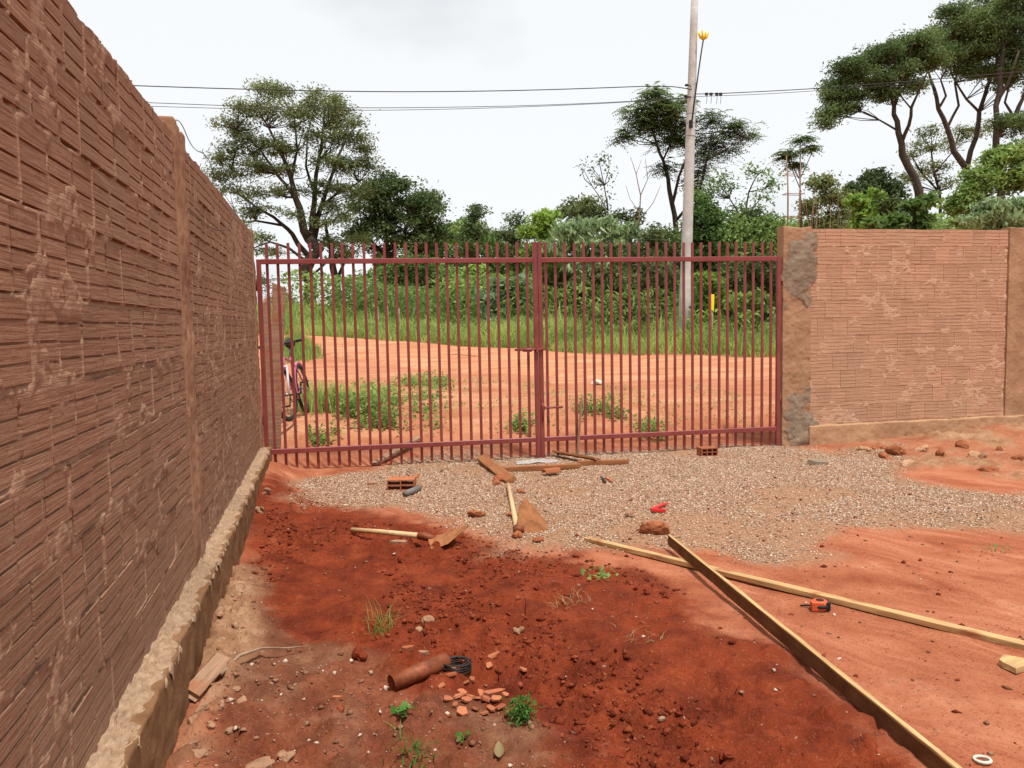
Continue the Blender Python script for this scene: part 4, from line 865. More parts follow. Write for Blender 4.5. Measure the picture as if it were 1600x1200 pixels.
# ------------------------------------------------------------------ grass
def blades(xy, h, w, r, lean=.35, zf=None):
    n = len(xy); a = r.uniform(0, 6.283, n); d = np.stack([np.cos(a), np.sin(a), np.zeros(n)], -1); s = np.stack([-d[:, 1], d[:, 0], np.zeros(n)], -1)
    z0 = gza(xy[:, 0], xy[:, 1])-.02; b = np.stack([xy[:, 0], xy[:, 1], z0], -1); ln = lean*r.uniform(.2, 1.4, n)
    up = np.array([0, 0, 1.]); h = h[:, None]; w = w[:, None]; l = ln[:, None]
    m_ = b+up*h*.55+d*h*l*.35; t = b+up*h*(1-l*.25)+d*h*l
    V = np.stack([b-s*w, b+s*w, m_+s*w*.8, m_-s*w*.8, t, m_-s*w*.8, m_+s*w*.8], 1)
    V = V[:, :5].reshape(-1, 3); k = np.arange(n)[:, None]*5
    tri = np.concatenate([k+[0, 1, 2], k+[0, 2, 3], k+[3, 2, 4]], 0)
    return V, tri
def grass(name, label, xy, hr, w, mat, seed, lean=.35):
    r = np.random.default_rng(seed); h = r.uniform(*hr, len(xy))*(.25+1.5*fbm(xy[:, 0], xy[:, 1], .8, 4, seed)**1.3)*(1+.8*(r.uniform(0, 1, len(xy)) > .97)); V, T = blades(xy, h, np.full(len(xy), w)*r.uniform(.6, 1.3, len(xy)), r, lean)
    return tag(link(name, mesh_np(V, T), L[mat]), label, 'grass', kind='stuff')
def kb(x, y):
    d = y-yfront(x)-.5*(fbm(x, y, 1.1, 3, 55)-.5); return smooth(-.05, .35, d)*(1-.75*smooth(2.5, 9, d))
xy = sample(62000, (-6, 15, 16, 36), kb)
grass('tall_grass', 'tall green grass bank along the far side of the dirt road', xy, (.3, .8), .011, 'grass', 81, .75)
mass('bank_weeds', 'leafy weeds mixed through the tall grass bank', 'weeds', 60000, (-3, 14), (16, 28), (.1, .95), (.085, .035), 'weed', 74, lambda x, y, z: (y > yfront(x)+.15) & (y < yfront(x)+4) & (fbm(x, y, .9, 3, 75) > .47))
def gp(pts): return gpoly(pts)
isl = gp([(436, 536), (470, 532), (500, 545), (506, 560), (480, 566), (436, 570)])
isl = np.array(isl); bx = (isl[:, 0].min(), isl[:, 0].max(), isl[:, 1].min(), isl[:, 1].max())
xy = sample(3500, bx, lambda x, y: smooth(-.1, .4, poly_sd(x, y, isl)))
grass('grass_island', 'small grass island in the dirt road behind the bicycle', xy, (.15, .32), .008, 'grass2', 82)
def tuft_at(px, py, rad, n, h, w, mat, label, seed, lean=.6, name='grass_tuft', group=None):
    c = on(px, py); r = np.random.default_rng(seed); xy = c[:2]+r.normal(size=(n, 2))*rad
    V, T = blades(xy, r.uniform(h*.4, h, n), np.full(n, w)*r.uniform(.6, 1.2, n), r, lean)
    root = empty(name, c, label, 'grass', group); tag(link('blades', mesh_np(V, T), L[mat], root), kind='stuff'); return root
for k, (px, py, rd, n, h) in enumerate(((497, 640, .16, 260, .55), (520, 637, .2, 300, .50), (548, 634, .2, 220, .42))):
    tuft_at(px, py, rd, n, h, .007, 'grass', ('grass clump closest to the bicycle, just outside the gate', 'middle grass clump of the row outside the gate', 'grass clump outside the gate beside the low weeds')[k], 300+k, group='grass clumps outside the gate')
# low weeds outside the gate
def weeds(name, label, poly, n, seed, hmax=.2, leaf=(.06, .035), mat='weed'):
    pl = np.array(gp(poly)); bx = (pl[:, 0].min(), pl[:, 0].max(), pl[:, 1].min(), pl[:, 1].max()); r = np.random.default_rng(seed)
    xy = sample(n, bx, lambda x, y: smooth(-.05, .3, poly_sd(x, y, pl)+(fbm(x, y, 2.4, 3, seed)-.5)*.9)*smooth(.38, .55, fbm(x, y, 1.8, 3, seed+4)))
    z = gza(xy[:, 0], xy[:, 1])+r.uniform(.01, 1, len(xy))**1.5*hmax*(.3+fbm(xy[:, 0], xy[:, 1], 2.5, 3, seed+1))
    V, Fa = leaves_mesh(np.stack([xy[:, 0], xy[:, 1], z], -1), leaf[0], leaf[1], r, 0, 1.2); tag(link(name, mesh_np(V, Fa), L[mat]), label, 'weeds', kind='stuff')
weeds('weeds', 'patch of low leafy weeds just outside the left gate leaf', [(525, 640), (560, 610), (620, 612), (640, 640), (660, 665), (640, 692), (560, 694), (520, 670)], 2600, 91, .34)
weeds('weeds', 'thin strip of weeds outside the gate behind its left leaf centre', [(600, 600), (720, 590), (730, 612), (690, 630), (700, 690), (640, 690), (630, 640)], 1500, 92, .18)
weeds('weeds', 'green weeds outside the gate, just left of its centre post', [(800, 660), (840, 655), (838, 690), (800, 690)], 300, 93, .16)
weeds('weeds', 'leafy weeds outside the gate, right of its centre post', [(900, 640), (960, 632), (990, 655), (1040, 660), (1040, 690), (980, 690), (960, 668), (900, 668)], 800, 94, .2)
weeds('weeds', 'sparse low weeds along the near edge of the dirt road', [(440, 600), (700, 590), (860, 600), (1210, 612), (1210, 680), (850, 690), (440, 690)], 2600, 95, .10, (.045, .02))
weeds('weeds', 'thin weeds near the bicycle wheels outside the gate', [(480, 680), (540, 660), (550, 690), (490, 698)], 220, 96, .14)
# leafy seedlings and tufts on the soil inside
tuft_at(594, 992, .045, 46, .17, .0024, 'grass2', 'thin arching grass tuft on the dug soil above the rusty pipe', 311, 1.0)
tuft_at(892, 940, .05, 50, .10, .002, 'dry', 'dry straw tuft on the dug soil left of the battens', 312, 1.2)
tuft_at(1000, 990, .06, 40, .07, .002, 'dry', 'flattened dry straw tuft below the batten crossing', 313, 1.5)
tuft_at(640, 1192, .05, 70, .09, .003, 'lime', 'small green grass tuft at the bottom edge below the seedling', 314, 1.0)
def seedling(px, py, rad, n, leaf, mat, label, seed, h=.06):
    c = on(px, py); r = np.random.default_rng(seed); root = empty('seedling', c, label, 'weed')
    cen = c+r.normal(size=(n, 3))*np.array([rad, rad, 0])+np.stack([np.zeros(n), np.zeros(n), r.uniform(.1, 1, n)*h], -1)
    V, Fa = leaves_mesh(cen, leaf[0], leaf[1], r, 0, 1.0); link('leaves', mesh_np(V, Fa), L[mat], root)
    m = MB(); m.tube([c-np.array([0, 0, .01]), c+np.array([0, 0, h*.8])], [.004, .002], 5); m.build('stem', L[mat], root)
seedling(815, 1130, .028, 260, (.030, .008), 'lime', 'bright green feathery weed beside the broken brick pieces', 321, .09)
seedling(630, 1132, .015, 12, (.040, .026), 'lime', 'tiny broad-leaved seedling below the rusty pipe', 322, .04)
seedling(935, 901, .05, 26, (.06, .022), 'weed', 'flat green weed on the soil below the long batten tip', 323, .03)
seedling(724, 1165, .01, 8, (.024, .016), 'lime', 'tiniest seedling near the bottom edge left of the dry leaf', 324, .03)
seedling(1555, 862, .07, 40, (.03, .01), 'weed', 'sparse low weed on the bare soil at the right edge', 325, .05)
# pale fence posts in the grass
for k, (x, y0, y1, ln) in enumerate(((573, 474, 512, .02), (590, 480, 506, 0), (605, 474, 508, 0), (623, 478, 502, 0), (653, 476, 506, .10), (667, 470, 500, 0), (686, 474, 500, 0))):
    a = P(x, y0+4, 25.5); b = a.copy(); b[2] = float(hbase(a[0], 25.5))-.1; a[0] -= ln
    m = MB(); m.tube([b, (a+b)/2+np.array([.01, 0, 0]), a], [.036, .032, .028], 7); o = m.build('fence_post', M['postw'])
    tag(o, ('leftmost pale fence post in the grass behind the left gate leaf', 'second pale fence post from the left in the grass', 'third pale fence post from the left in the grass', 'fourth pale fence post from the left in the grass', 'leaning pale fence post, third from the right in the grass', 'second pale fence post from the right in the grass', 'rightmost pale fence post in the grass')[k], 'post', 'fence posts in the grass')
sg = P(1112, 472, 17.5); sb = np.array([sg[0]+.03, 17.5, float(hbase(sg[0], 17.5))]); rt = empty('marker_sign', sb, 'small yellow marker plate on a stick in the grass right of the pole', 'sign')
m = MB(); m.tube([sb-np.array([0, 0, .1]), sg+np.array([.02, .02, -.1])], .015, 6); m.build('stick', M['twig'], rt)
m = MB(); m.box(sg, (.115, .02, .38), np.array(Matrix.Rotation(.06, 3, 'Y')), 0); m.build('plate', M['yellow'], rt)

# ------------------------------------------------------------------ timber
def basis(a, b, up=(0, 0, 1)):
    t = _n(np.asarray(b, float)-np.asarray(a, float)); s = _n(np.cross(np.asarray(up, float), t)); n = np.cross(t, s); return np.array([t, s, n]).T
def board(name, a, b, w, h, mat, label, cat='board', group=None, roll=0.0, bow=0.0, seed=0, segs=10, taper=0.0):
    """sawn timber from a to b (centre line), w wide, h high, slightly bowed and chipped"""
    a = np.asarray(a, float); b = np.asarray(b, float); ln = np.linalg.norm(b-a); R = basis(a, b); r = np.random.default_rng(seed)
    cr_, sr = math.cos(roll), math.sin(roll); V = []; bv = min(w, h)*.09
    ring = [(w/2-bv, -h/2), (w/2, -h/2+bv), (w/2, h/2-bv), (w/2-bv, h/2), (-w/2+bv, h/2), (-w/2, h/2-bv), (-w/2, -h/2+bv), (-w/2+bv, -h/2)]
    for i in range(segs+1):
        t = i/segs; k = 1-taper*(1-t)
        for (y, z) in ring:
            y2, z2 = (y*cr_-z*sr)*k, (y*sr+z*cr_)*k
            V.append((ln*(t-.5)+r.normal()*.001+(r.uniform(-.012, .012) if i in (0, segs) else 0), y2+bow*(4*t*(1-t))+r.normal()*.0008, z2+r.normal()*.0008))
    f = [(i*8+k, i*8+(k+1) % 8, (i+1)*8+(k+1) % 8, (i+1)*8+k) for i in range(segs) for k in range(8)]+[tuple(range(7, -1, -1)), tuple(range(segs*8, segs*8+8))]
    me = bpy.data.meshes.new(name); me.from_pydata(V, [], [q[::-1] for q in f]); me.update()
    o = link(name, me, M[mat]); o.matrix_world = Matrix.Translation(((a+b)/2).tolist()) @ Matrix(R.tolist()).to_4x4()
    return tag(o, label, cat, group)
def ab(p, q, la, lb): return on(*p, la), on(*q, lb)
board('batten', *ab((916, 847), (1690, 1034), .018, .014), .055, .032, 'batten', 'long pale pine batten lying across the soil to the right edge', 'batten', seed=1, segs=24, taper=.1)
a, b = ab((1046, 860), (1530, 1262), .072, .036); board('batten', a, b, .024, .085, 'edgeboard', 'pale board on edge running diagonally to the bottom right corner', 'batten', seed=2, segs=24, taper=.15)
a, b = ab((752, 722), (798, 755), .06, .03); board('board', a, b, .10, .045, 'board', 'thick short board lying in the gravel, pointing at the hoe handle', seed=3, roll=.45)
a, b = ab((785, 737), (905, 733), .03, .03); board('board', a, b, .05, .05, 'board', 'narrow board lying flat below the gate centre post', seed=4)
a, b = ab((868, 714), (934, 728), .05, .06); board('board', a, b, .10, .022, 'board', 'wide thin board leaning over two others in front of the gate', seed=5, roll=-.4)
a, b = ab((902, 729), (982, 726), .03, .03); board('board', a, b, .045, .05, 'board', 'short dark-ended board lying right of the gate centre', seed=6)
a, b = ab((584, 727), (655, 690), .02, .05); board('board', a, b, .09, .03, 'oldwood', 'dark board poking under the left gate leaf', seed=7)
a = on(902, 716); b = gpt(mid+.475, .66, .04); board('stake', a, b, .022, .02, 'oldwood', 'thin upright stake leaning on the right gate leaf', 'stake', seed=8)
# two rough boards standing behind the left gate leaf
for k, (x0, x1, y0, Y, w, lab) in enumerate(((417, 414, 470, 9.55, .10, 'narrower rough board standing at the wall end behind the gate'), (437, 424, 450, 9.25, .17, 'wide rough board with a broken top standing behind the gate by the bicycle'))):
    t = P(x0, y0, Y); q = P(x1, 690, Y); q[2] = float(hbase(q[0], Y))-.03; r = np.random.default_rng(50+k); n = 14; V = []
    for i in range(n+1):
        u = i/n; c = q+(t-q)*u; ww = w*(.92+.1*math.sin(u*5+k))/2
        for e in (-1, 1):
            for d in (-.013, .013): V.append((c[0]+e*ww+r.normal()*.004, c[1]+d, c[2]+(r.uniform(-.05, .08) if i == n else 0)))
    f = []
    for i in range(n):
        A, B = i*4, i*4+4; f += [(A, A+2, B+2, B), (A+3, A+1, B+1, B+3), (A+1, A, B, B+1), (A+2, A+3, B+3, B+2)]
    f += [(0, 1, 3, 2), (n*4, n*4+2, n*4+3, n*4+1)]
    me = bpy.data.meshes.new('standing_board'); me.from_pydata(V, [], f); me.update(); tag(link('standing_board', me, M['oldwood']), lab, 'board')
a, b = ab((298, 1096), (352, 1052), .035, .06); board('plank', a, b, .07, .022, 'oldwood', 'old broken plank lying at the foot of the left wall', seed=9, roll=.5)
m = MB(); m.tube([on(345, 1068, .03), on(375, 1046, .05), on(410, 1034, .05), on(450, 1027, .04), on(482, 1021, .02)], [.010, .008, .006, .004, .002], 6); tag(m.build('dry_stick', M['twig']), 'dry thin stick lying beside the old plank by the wall', 'stick')

# ------------------------------------------------------------------ hoes
def hoe(hpts, hr, blade, thick, label, socket):
    c = blade[0]; root = empty('hoe', c, label, 'hoe')
    m = MB(); m.tube(hpts, hr, 10); m.build('handle', M['handle'], root)
    B = np.array(blade); n = _n(np.cross(B[1]-B[0], B[2]-B[0])); k = len(B); cen = B.mean(0)
    V = list(B-n*thick/2)+list(B+n*thick/2)+[cen-n*(thick/2+.006), cen+n*(thick/2-.006)]
    f = [((i+1) % k, i, 2*k) for i in range(k)]+[(k+i, k+(i+1) % k, 2*k+1) for i in range(k)]+[(i, (i+1) % k, k+(i+1) % k, k+i) for i in range(k)]
    m = MB(); m.add(V, f); m.build('blade', M['hoeblade'], root)
    m = MB(); m.tube(socket, [.026, .030, .022], 10); m.build('socket', M['rust'], root)
M['hoeblade'] = simple('soil_caked_steel', lin(150, 98, 64), .3, 16, .85, .2, bump=.5, dist=.006)
h0 = on(550, 837, .03); ea = on(674, 864, .004); Ya = ea[1]; h1 = P(664, 838, Ya+.14)
hoe([h0, h0*.6+h1*.4+np.array([0, 0, .004]), h1], [.018, .018, .020],
    [ea, P(700, 850, Ya-.01), P(733, 822, Ya+.03), P(722, 823, Ya+.06), P(690, 835, Ya+.15), P(668, 840, Ya+.13)], .006,
    'hoe lying with its handle pointing left and blade raised at the gravel edge', [h1-_n(h1-h0)*.05, h1, h1+np.array([.07, -.03, -.02])])
g0 = on(794, 763, .035); g1 = on(808, 832, .03); Yb = g1[1]-.03
hoe([g0, g0*.5+g1*.5, g1], [.017, .019, .022],
    [P(810, 839, Yb), P(808, 815, Yb+.05), P(812, 790, Yb+.12), P(820, 778, Yb+.15), P(838, 796, Yb+.11), P(853, 815, Yb+.06), P(856, 828, Yb+.02), P(842, 838, Yb)], .006,
    'hoe with soil-caked triangular blade up and pale handle toward the gate', [g1-_n(g1-g0)*.04, g1, g1+np.array([.05, -.01, .0])])

# ------------------------------------------------------------------ ceramic bricks and pieces
def hollow_brick(c, size, rz, mat, label, tilt=0.0, name='hollow_brick', holes=(3, 2)):
    """hollow clay block, open cells through its short axis y"""
    lx, ly, lz = size; nx, nz_ = holes; w = .009; root = empty(name, c, label, 'brick')
    R = np.array(Matrix.Rotation(rz, 3, 'Z') @ Matrix.Rotation(tilt, 3, 'X')); c = np.asarray(c, float)
    m = MB()
    for i in range(nz_+1): m.box(c+R@np.array([0, 0, -lz/2+w/2+i*(lz-w)/nz_+lz/2]), (lx, ly, w), R)
    m.build('shelf', mat, root); m = MB()
    for i in range(nx+1): m.box(c+R@np.array([-lx/2+w/2+i*(lx-w)/nx, 0, lz/2]), (w, ly-.002, lz-.002), R)
    m.build('web', mat, root); return root
hollow_brick(on(1105, 711, 0), (.19, .14, .09), -.05, M['frag'], 'hollow orange brick on its side at the foot of the right gate leaf')
hollow_brick(on(628, 764, .0), (.25, .17, .10), -.22, M['frag'], 'broken hollow orange brick lying on the gravel, left side', .0, 'broken_brick', (2, 2))
def shard(px, py, size, rz, tilt, label, mat='frag', name='brick_fragment', group='broken brick fragments', seed=0, lift=.008, cat='brick piece'):
    r = np.random.default_rng(seed); n = 6; a = np.sort(r.uniform(0, 6.283, n)); a = np.linspace(0, 6.283, n, endpoint=False)+r.uniform(-.35, .35, n)
    lx, ly, th = size; top = [(math.cos(t)*lx/2*r.uniform(.7, 1.05), math.sin(t)*ly/2*r.uniform(.7, 1.05)) for t in a]
    V = [(x, y, -th/2) for x, y in top]+[(x*.96, y*.96, th/2+r.uniform(-.1, .1)*th) for x, y in top]
    f = [tuple(range(n-1, -1, -1)), tuple(range(n, 2*n))]+[(i, (i+1) % n, n+(i+1) % n, n+i) for i in range(n)]
    me = bpy.data.meshes.new(name); me.from_pydata(V, [], f); me.update(); o = link(name, me, M[mat]); o.location = on(px, py, lift+th*.3).tolist(); o.rotation_euler = (tilt, tilt*.6, rz)
    return tag(o, label, cat, group)
NF = 'small broken orange brick fragment in the scatter right of the rusty pipe'
for k, (x, y, lx, ly, th) in enumerate(((770, 1032, .07, .035, .015), (765, 1050, .03, .03, .012), (738, 1062, .04, .025, .012), (705, 1070, .05, .03, .012), (722, 1080, .06, .03, .012), (752, 1078, .03, .05, .01), (745, 1094, .04, .03, .012), (716, 1094, .05, .035, .012), (730, 1100, .05, .03, .012), (690, 1085, .035, .03, .01), (760, 1100, .05, .04, .014), (722, 1122, .05, .04, .012), (790, 1084, .035, .03, .01), (818, 1056, .05, .03, .01), (780, 1110, .05, .06, .012), (768, 1112, .05, .03, .01), (706, 1050, .05, .02, .012), (735, 1085, .05, .03, .01), (700, 1102, .04, .03, .01), (775, 1100, .05, .03, .012), (712, 1110, .03, .025, .01), (742, 1112, .04, .03, .01), (795, 1120, .04, .03, .01), (690, 1030, .03, .02, .01), (728, 1068, .03, .02, .01), (757, 1118, .035, .03, .01))):
    shard(x, y, (lx*1.35, ly*1.2, th*.75), random.uniform(0, 3), random.uniform(-.5, .5), NF, seed=600+k)
shard(637, 1022, (.09, .035, .02), .25, .1, 'largest flat orange brick fragment above the rusty pipe', seed=630, group=None)
shard(660, 1028, (.07, .03, .02), .1, .1, 'greyish brick fragment lying beside the flat orange one', 'rubble', seed=631, group=None)
shard(770, 1088, (.13, .03, .022), .35, .25, 'longest ribbed orange brick piece among the fragments', seed=632, group=None)
shard(527, 1112, (.055, .018, .012), -.1, .1, 'lone pinkish brick sliver on the grey dust', seed=633, group=None)
shard(640, 750, (.10, .09, .02), .4, .3, 'light orange brick shell beside the broken hollow brick', seed=634, group=None)
shard(650, 748, (.12, .08, .025), 1.2, -.3, 'orange brick shell right of the broken hollow brick', seed=635, group=None)
shard(582, 757, (.12, .09, .02), .2, .2, 'flat tan brick chip left of the broken hollow brick', seed=636, group=None, mat='rubble')
shard(622, 858, (.14, .05, .02), -.1, .15, 'pale brick chip on the soil below the left hoe', 'rubble', seed=637, group=None)
shard(1585, 1040, (.20, .14, .025), .3, .03, 'flat tan slab lying on the soil at the right edge', 'batten', 'flat_slab', None, 638, cat='slab')
shard(1278, 726, (.26, .20, .04), .2, .1, 'flat grey cement slab below the plastered gate pillar', 'cement', 'cement_slab', None, 639, cat='slab')
# ribbed channel tile
c = on(862, 742, .04); R = np.array(Matrix.Rotation(.22, 3, 'Z')); m = MB(); V = []; n = 12
for e in (-1, 1):
    for i in range(n):
        t = i/(n-1); y = (t-.5)*.12; z = .035*math.sin(t*math.pi)*1.0+.012*math.cos(t*math.pi*6)
        for d in (0, .010): V.append(c+R@np.array([e*.085, y, z+d-.02]))
f = []
for i in range(n-1):
    A = i*2; B = A+2; o2 = 2*n; f += [(A, B, B+o2, A+o2), (A+1, A+1+o2, B+1+o2, B+1), (A, A+1, B+1, B), (A+o2, B+o2, B+1+o2, A+1+o2)]
f += [(0, 2*n, 2*n+1, 1), (2*n-2, 2*n-1, 4*n-1, 4*n-2)]
m.add(V, f); tag(m.build('clay_tile', M['frag']), 'ribbed clay tile piece lying below the boards at the gate centre', 'tile')
# grey pipe stubs next to the broken brick
m = MB(); m.tube([on(633, 778, .03), on(655, 769, .03)], .028, 12); tag(m.build('pipe_stub', M['greypipe']), 'short dark grey pipe stub lying below the broken brick', 'pipe')
m = MB()
for k in range(5): m.box(on(634, 760, .05+.026*k)+np.array([.012*k, 0, 0]), (.05, .03, .012), np.array(Matrix.Rotation(.6, 3, 'Y')))
q = m.build('brick_web', M['cement'], [o for o in C.objects if o.name.startswith('broken_brick')][0])
# pliers, tape measure, red plastic, ring, bag, pipe, coil
a, b = on(935, 745, .02), on(958, 760, .02); R = basis(a, b); c = (a+b)/2; pl = empty('pliers', c, 'steel pliers with orange-tipped handle lying on the gravel', 'pliers')
for s in (-1, 1):
    m = MB(); m.tube([c+R@np.array([.10, s*.03, 0]), c+R@np.array([.02, s*.03, .004]), c+R@np.array([-.05, 0, .004])], [.010, .010, .009], 7); m.build('grip', M['orange' if s > 0 else 'iron'], pl)
    m = MB(); m.tube([c+R@np.array([-.05, 0, .004]), c+R@np.array([-.13, -s*.012, .004])], [.014, .006], 6); m.build('jaw', M['chrome'], pl)
tc_ = on(1281, 952, .028); R3 = Matrix.Rotation(-.35, 3, 'Z'); tp = empty('tape_measure', tc_, 'orange and black tape measure lying under the long batten', 'tape measure')
m = MB(); m.tube([tc_+np.array(R3)@np.array([0, 0, -.024]), tc_+np.array(R3)@np.array([0, 0, -.018]), tc_+np.array(R3)@np.array([0, 0, .018]), tc_+np.array(R3)@np.array([0, 0, .024])], [.036, .042, .042, .036], 16); m.box(tc_+np.array(R3)@np.array([-.02, -.02, 0]), (.06, .045, .044), np.array(R3)); m.build('case', M['orange'], tp)
m = MB(); m.ring(tc_, .041, .010, (0, 0, 1), 18, 6); m.box(tc_+np.array(R3)@np.array([.035, 0, 0]), (.022, .07, .042), np.array(R3)); m.build('bumper', M['black'], tp)
m = MB(); m.tube([tc_+np.array(R3)@np.array([0, 0, .022]), tc_+np.array(R3)@np.array([0, 0, .027])], .02, 12); m.build('button', M['black'], tp)
m = MB(); m.tube([tc_+np.array(R3)@np.array([-.045, .01, -.01]), on(1262, 948, .012), on(1250, 947, .008)], [.005, .006, .004], 5); m.build('strap', M['black'], tp)
rp = empty('plastic_scrap', on(1030, 798, 0), 'small bright red plastic scrap lying on the gravel', 'scrap')
for (p, q, w) in (((1018, 801), (1040, 801), .022), ((1018, 800), (1041, 790), .010)):
    a, b = on(*p, .025), on(*q, .02); R = basis(a, b); m = MB(); m.box((a+b)/2, (np.linalg.norm(a-b), .03, w), R); m.build('strip', M['redpl'], rp)
m = MB(); m.ring(on(1535, 1190, .008), .026, .006, (0, .1, 1), 28, 6); tag(m.build('plastic_ring', M['whitepl']), 'white plastic ring lying on the soil in the bottom right corner', 'ring')
r = np.random.default_rng(5); us = np.linspace(-1, 1, 26); U, V2 = np.meshgrid(us, us, indexing='ij'); c = on(838, 722, 0)
Z = .035*fbm(U+3, V2, 3, 4, 88)*np.clip(1.25-U**2-V2**2, 0, 1)+.004
tag(link('plastic_bag', mesh_np(np.stack([c[0]+U*.2*(1+.3*fbm(U, V2, 2, 3, 4)), c[1]+V2*.09*(.7+.6*fbm(U, V2, 3, 3, 6)), c[2]+Z], -1).reshape(-1, 3), grid_faces(26, 26), True), M['bag']), 'crumpled grey-white plastic bag flat under the gate centre', 'bag')
a = on(612, 1082, .035); b = on(699, 1052, .035); R = basis(a, b); m = MB(); n = 20; V = []; ln = np.linalg.norm(b-a)
for e in (0, 1):
    for rr in (.036, .032):
        for k in range(n):
            t = 2*math.pi*k/n; V.append(a+R@np.array([e*ln, math.cos(t)*rr, math.sin(t)*rr]))
f = []
for k in range(n):
    j = (k+1) % n; f += [(k, j, 2*n+j, 2*n+k), (n+j, n+k, 3*n+k, 3*n+j), (j, k, n+k, n+j), (2*n+k, 2*n+j, 3*n+j, 3*n+k)]
m.add(V, f, False); o = m.build('rusty_pipe', M['rust']); tag(o, 'short rusty open pipe lying on the dug soil', 'pipe')
me = o.data; me.polygons.foreach_set('use_smooth', [True]*len(me.polygons))
c = on(714, 1054, .0); m = MB(); r = np.random.default_rng(9); pts = []
for k in range(260):
    t = k*.42; q = .058+.009*math.sin(t*.31)+r.normal()*.0012; pts.append(c+np.array([math.cos(t)*q, math.sin(t)*q*.9, .022+.034*(.5+.5*math.sin(t*.173+1))+r.normal()*.0015]))
m.tube(pts, .0026, 4); tag(m.build('wire_coil', M['iron']), 'coil of black binding wire beside the rusty pipe', 'wire')
for k, (p0, h) in enumerate((((778, 1066), .10), ((662, 985), .06), ((820, 958), .12))):
    c = on(*p0); m = MB(); m.tube([c-np.array([0, 0, .01]), c+np.array([.006, 0, h*.6]), c+np.array([-.004, .01, h])], [.003, .002, .001], 4); tag(m.build('dry_weed', M['barkdark']), ('thin dark dry stem standing among the brick fragments', 'thin dark stem beside the grass tuft', 'thin dark stem standing on the red soil mid frame')[k], 'stem')
# stones and clods that stand out
ST = [((1024, 832), (.085, .07, .06), 'stonebrown', 'large brown clod lying on the gravel above the crossing battens', 'clod'), ((985, 806), (.045, .035, .028), 'rubble', 'tan rounded stone on the gravel left of the red scrap', 'stone'),
      ((780, 751), (.06, .045, .04), 'frag', 'orange clod at the near end of the thick short board', 'clod'), ((776, 758), (.035, .03, .03), 'stonebrown', 'dark red clod under the thick short board', 'clod'), ((815, 770), (.045, .03, .022), 'stonebrown', 'small red clod right of the pale hoe handle', 'clod'),
      ((745, 808), (.06, .04, .03), 'stonebrown', 'brown clod on the gravel between the two hoes', 'clod'), ((808, 838), (.05, .035, .03), 'stonebrown', 'red clod stuck at the foot of the triangular hoe blade', 'clod'), ((840, 846), (.04, .03, .022), 'stonebrown', 'red clod right below the triangular hoe blade', 'clod'),
      ((797, 806), (.035, .03, .022), 'stonebrown', 'small clod left of the triangular hoe blade', 'clod'), ((852, 800), (.02, .018, .016), 'splash', 'small white stone right of the triangular hoe blade', 'stone'), ((410, 1190), (.055, .04, .022), 'rubble', 'flat pale stone at the bottom edge near the wall', 'stone'),
      ((446, 1192), (.04, .03, .018), 'rubble', 'small pale stone right of the flat one at the bottom edge', 'stone'), ((668, 978), (.035, .025, .022), 'rubble', 'pale lump on the soil right of the thin grass tuft', 'stone'), ((655, 988), (.025, .02, .014), 'rubble', 'small pale lump nearest the thin grass tuft', 'stone'),
      ((811, 992), (.022, .018, .02), 'rubble', 'single pale stone mid frame above the green weed', 'stone'), ((1034, 1132), (.018, .014, .014), 'splash', 'small whitish stone at lower right of the dug soil', 'stone'), ((562, 1036), (.035, .03, .03), 'clod', 'dark red clod left of the rusty pipe', 'clod'),
      ((1140, 1180), (.04, .03, .022), 'clod', 'dark red clod at the bottom edge left of the diagonal board', 'clod'), ((932, 600), (.12, .06, .05), 'whitepl', 'white block lying on the dirt road beyond the gate', 'block'), ((587, 530), (.10, .06, .06), 'splash', 'white stone at the road edge beneath the grass bank', 'stone')]
for k, (p, sz, mt, lab, nm) in enumerate(ST):
    c = on(*p); o = link('soil_clod' if nm == 'clod' else 'stone' if nm == 'stone' else 'white_block', lump((0, 0, 0), sz, 700+k, 3 if max(sz) > .03 else 2, .5), M[mt]); o.location = (c[0], c[1], c[2]+sz[2]*.55); o.rotation_euler = (0, 0, k*1.3); tag(o, lab, nm)
# mortar rubble along the plinth
PXR = [(352, 905, .05), (362, 925, .055), (350, 945, .06), (358, 965, .075), (340, 985, .05), (372, 948, .04), (346, 1008, .06), (330, 1020, .04), (368, 990, .04), (352, 1030, .05), (318, 1110, .05), (300, 1130, .05), (330, 1140, .04), (292, 1165, .05), (345, 1110, .035), (370, 1080, .03), (310, 1180, .045), (360, 1150, .03), (330, 1075, .04), (380, 1115, .03), (392, 905, .035), (385, 800, .06), (398, 770, .05)]
for k, (x, y, s_) in enumerate(PXR):
    c = on(x, y); s_ *= .62; o = link('mortar_lump', lump((0, 0, 0), (s_, s_*.85, s_*.55), 800+k, 3, .55), M['rubble']); o.location = (max(c[0], -.55), c[1], c[2]+s_*.08); o.rotation_euler = (.2*k, 0, k)
    tag(o, 'pale crumbly mortar lump in the rubble along the foot of the left wall', 'rubble', 'mortar lumps along the left wall')
RB = [(1350, 706), (1385, 716), (1405, 712), (1440, 706), (1470, 716), (1500, 700), (1530, 716), (1560, 706), (1590, 720), (1420, 728), (1375, 702), (1545, 735)]
for k, (x, y) in enumerate(RB):
    c = on(x, y); s_ = random.uniform(.05, .10); o = link('earth_lump', lump((0, 0, 0), (s_*1.2, s_, s_*.7), 850+k, 3, .6), M['stonebrown' if k % 3 else 'plinth_r']); o.location = (c[0], c[1], c[2]-s_*.05); o.rotation_euler = (.3*k, 0, k)
    tag(o, 'rough earth lump in the bank at the foot of the right wall', 'rubble', 'earth lumps under the right wall')
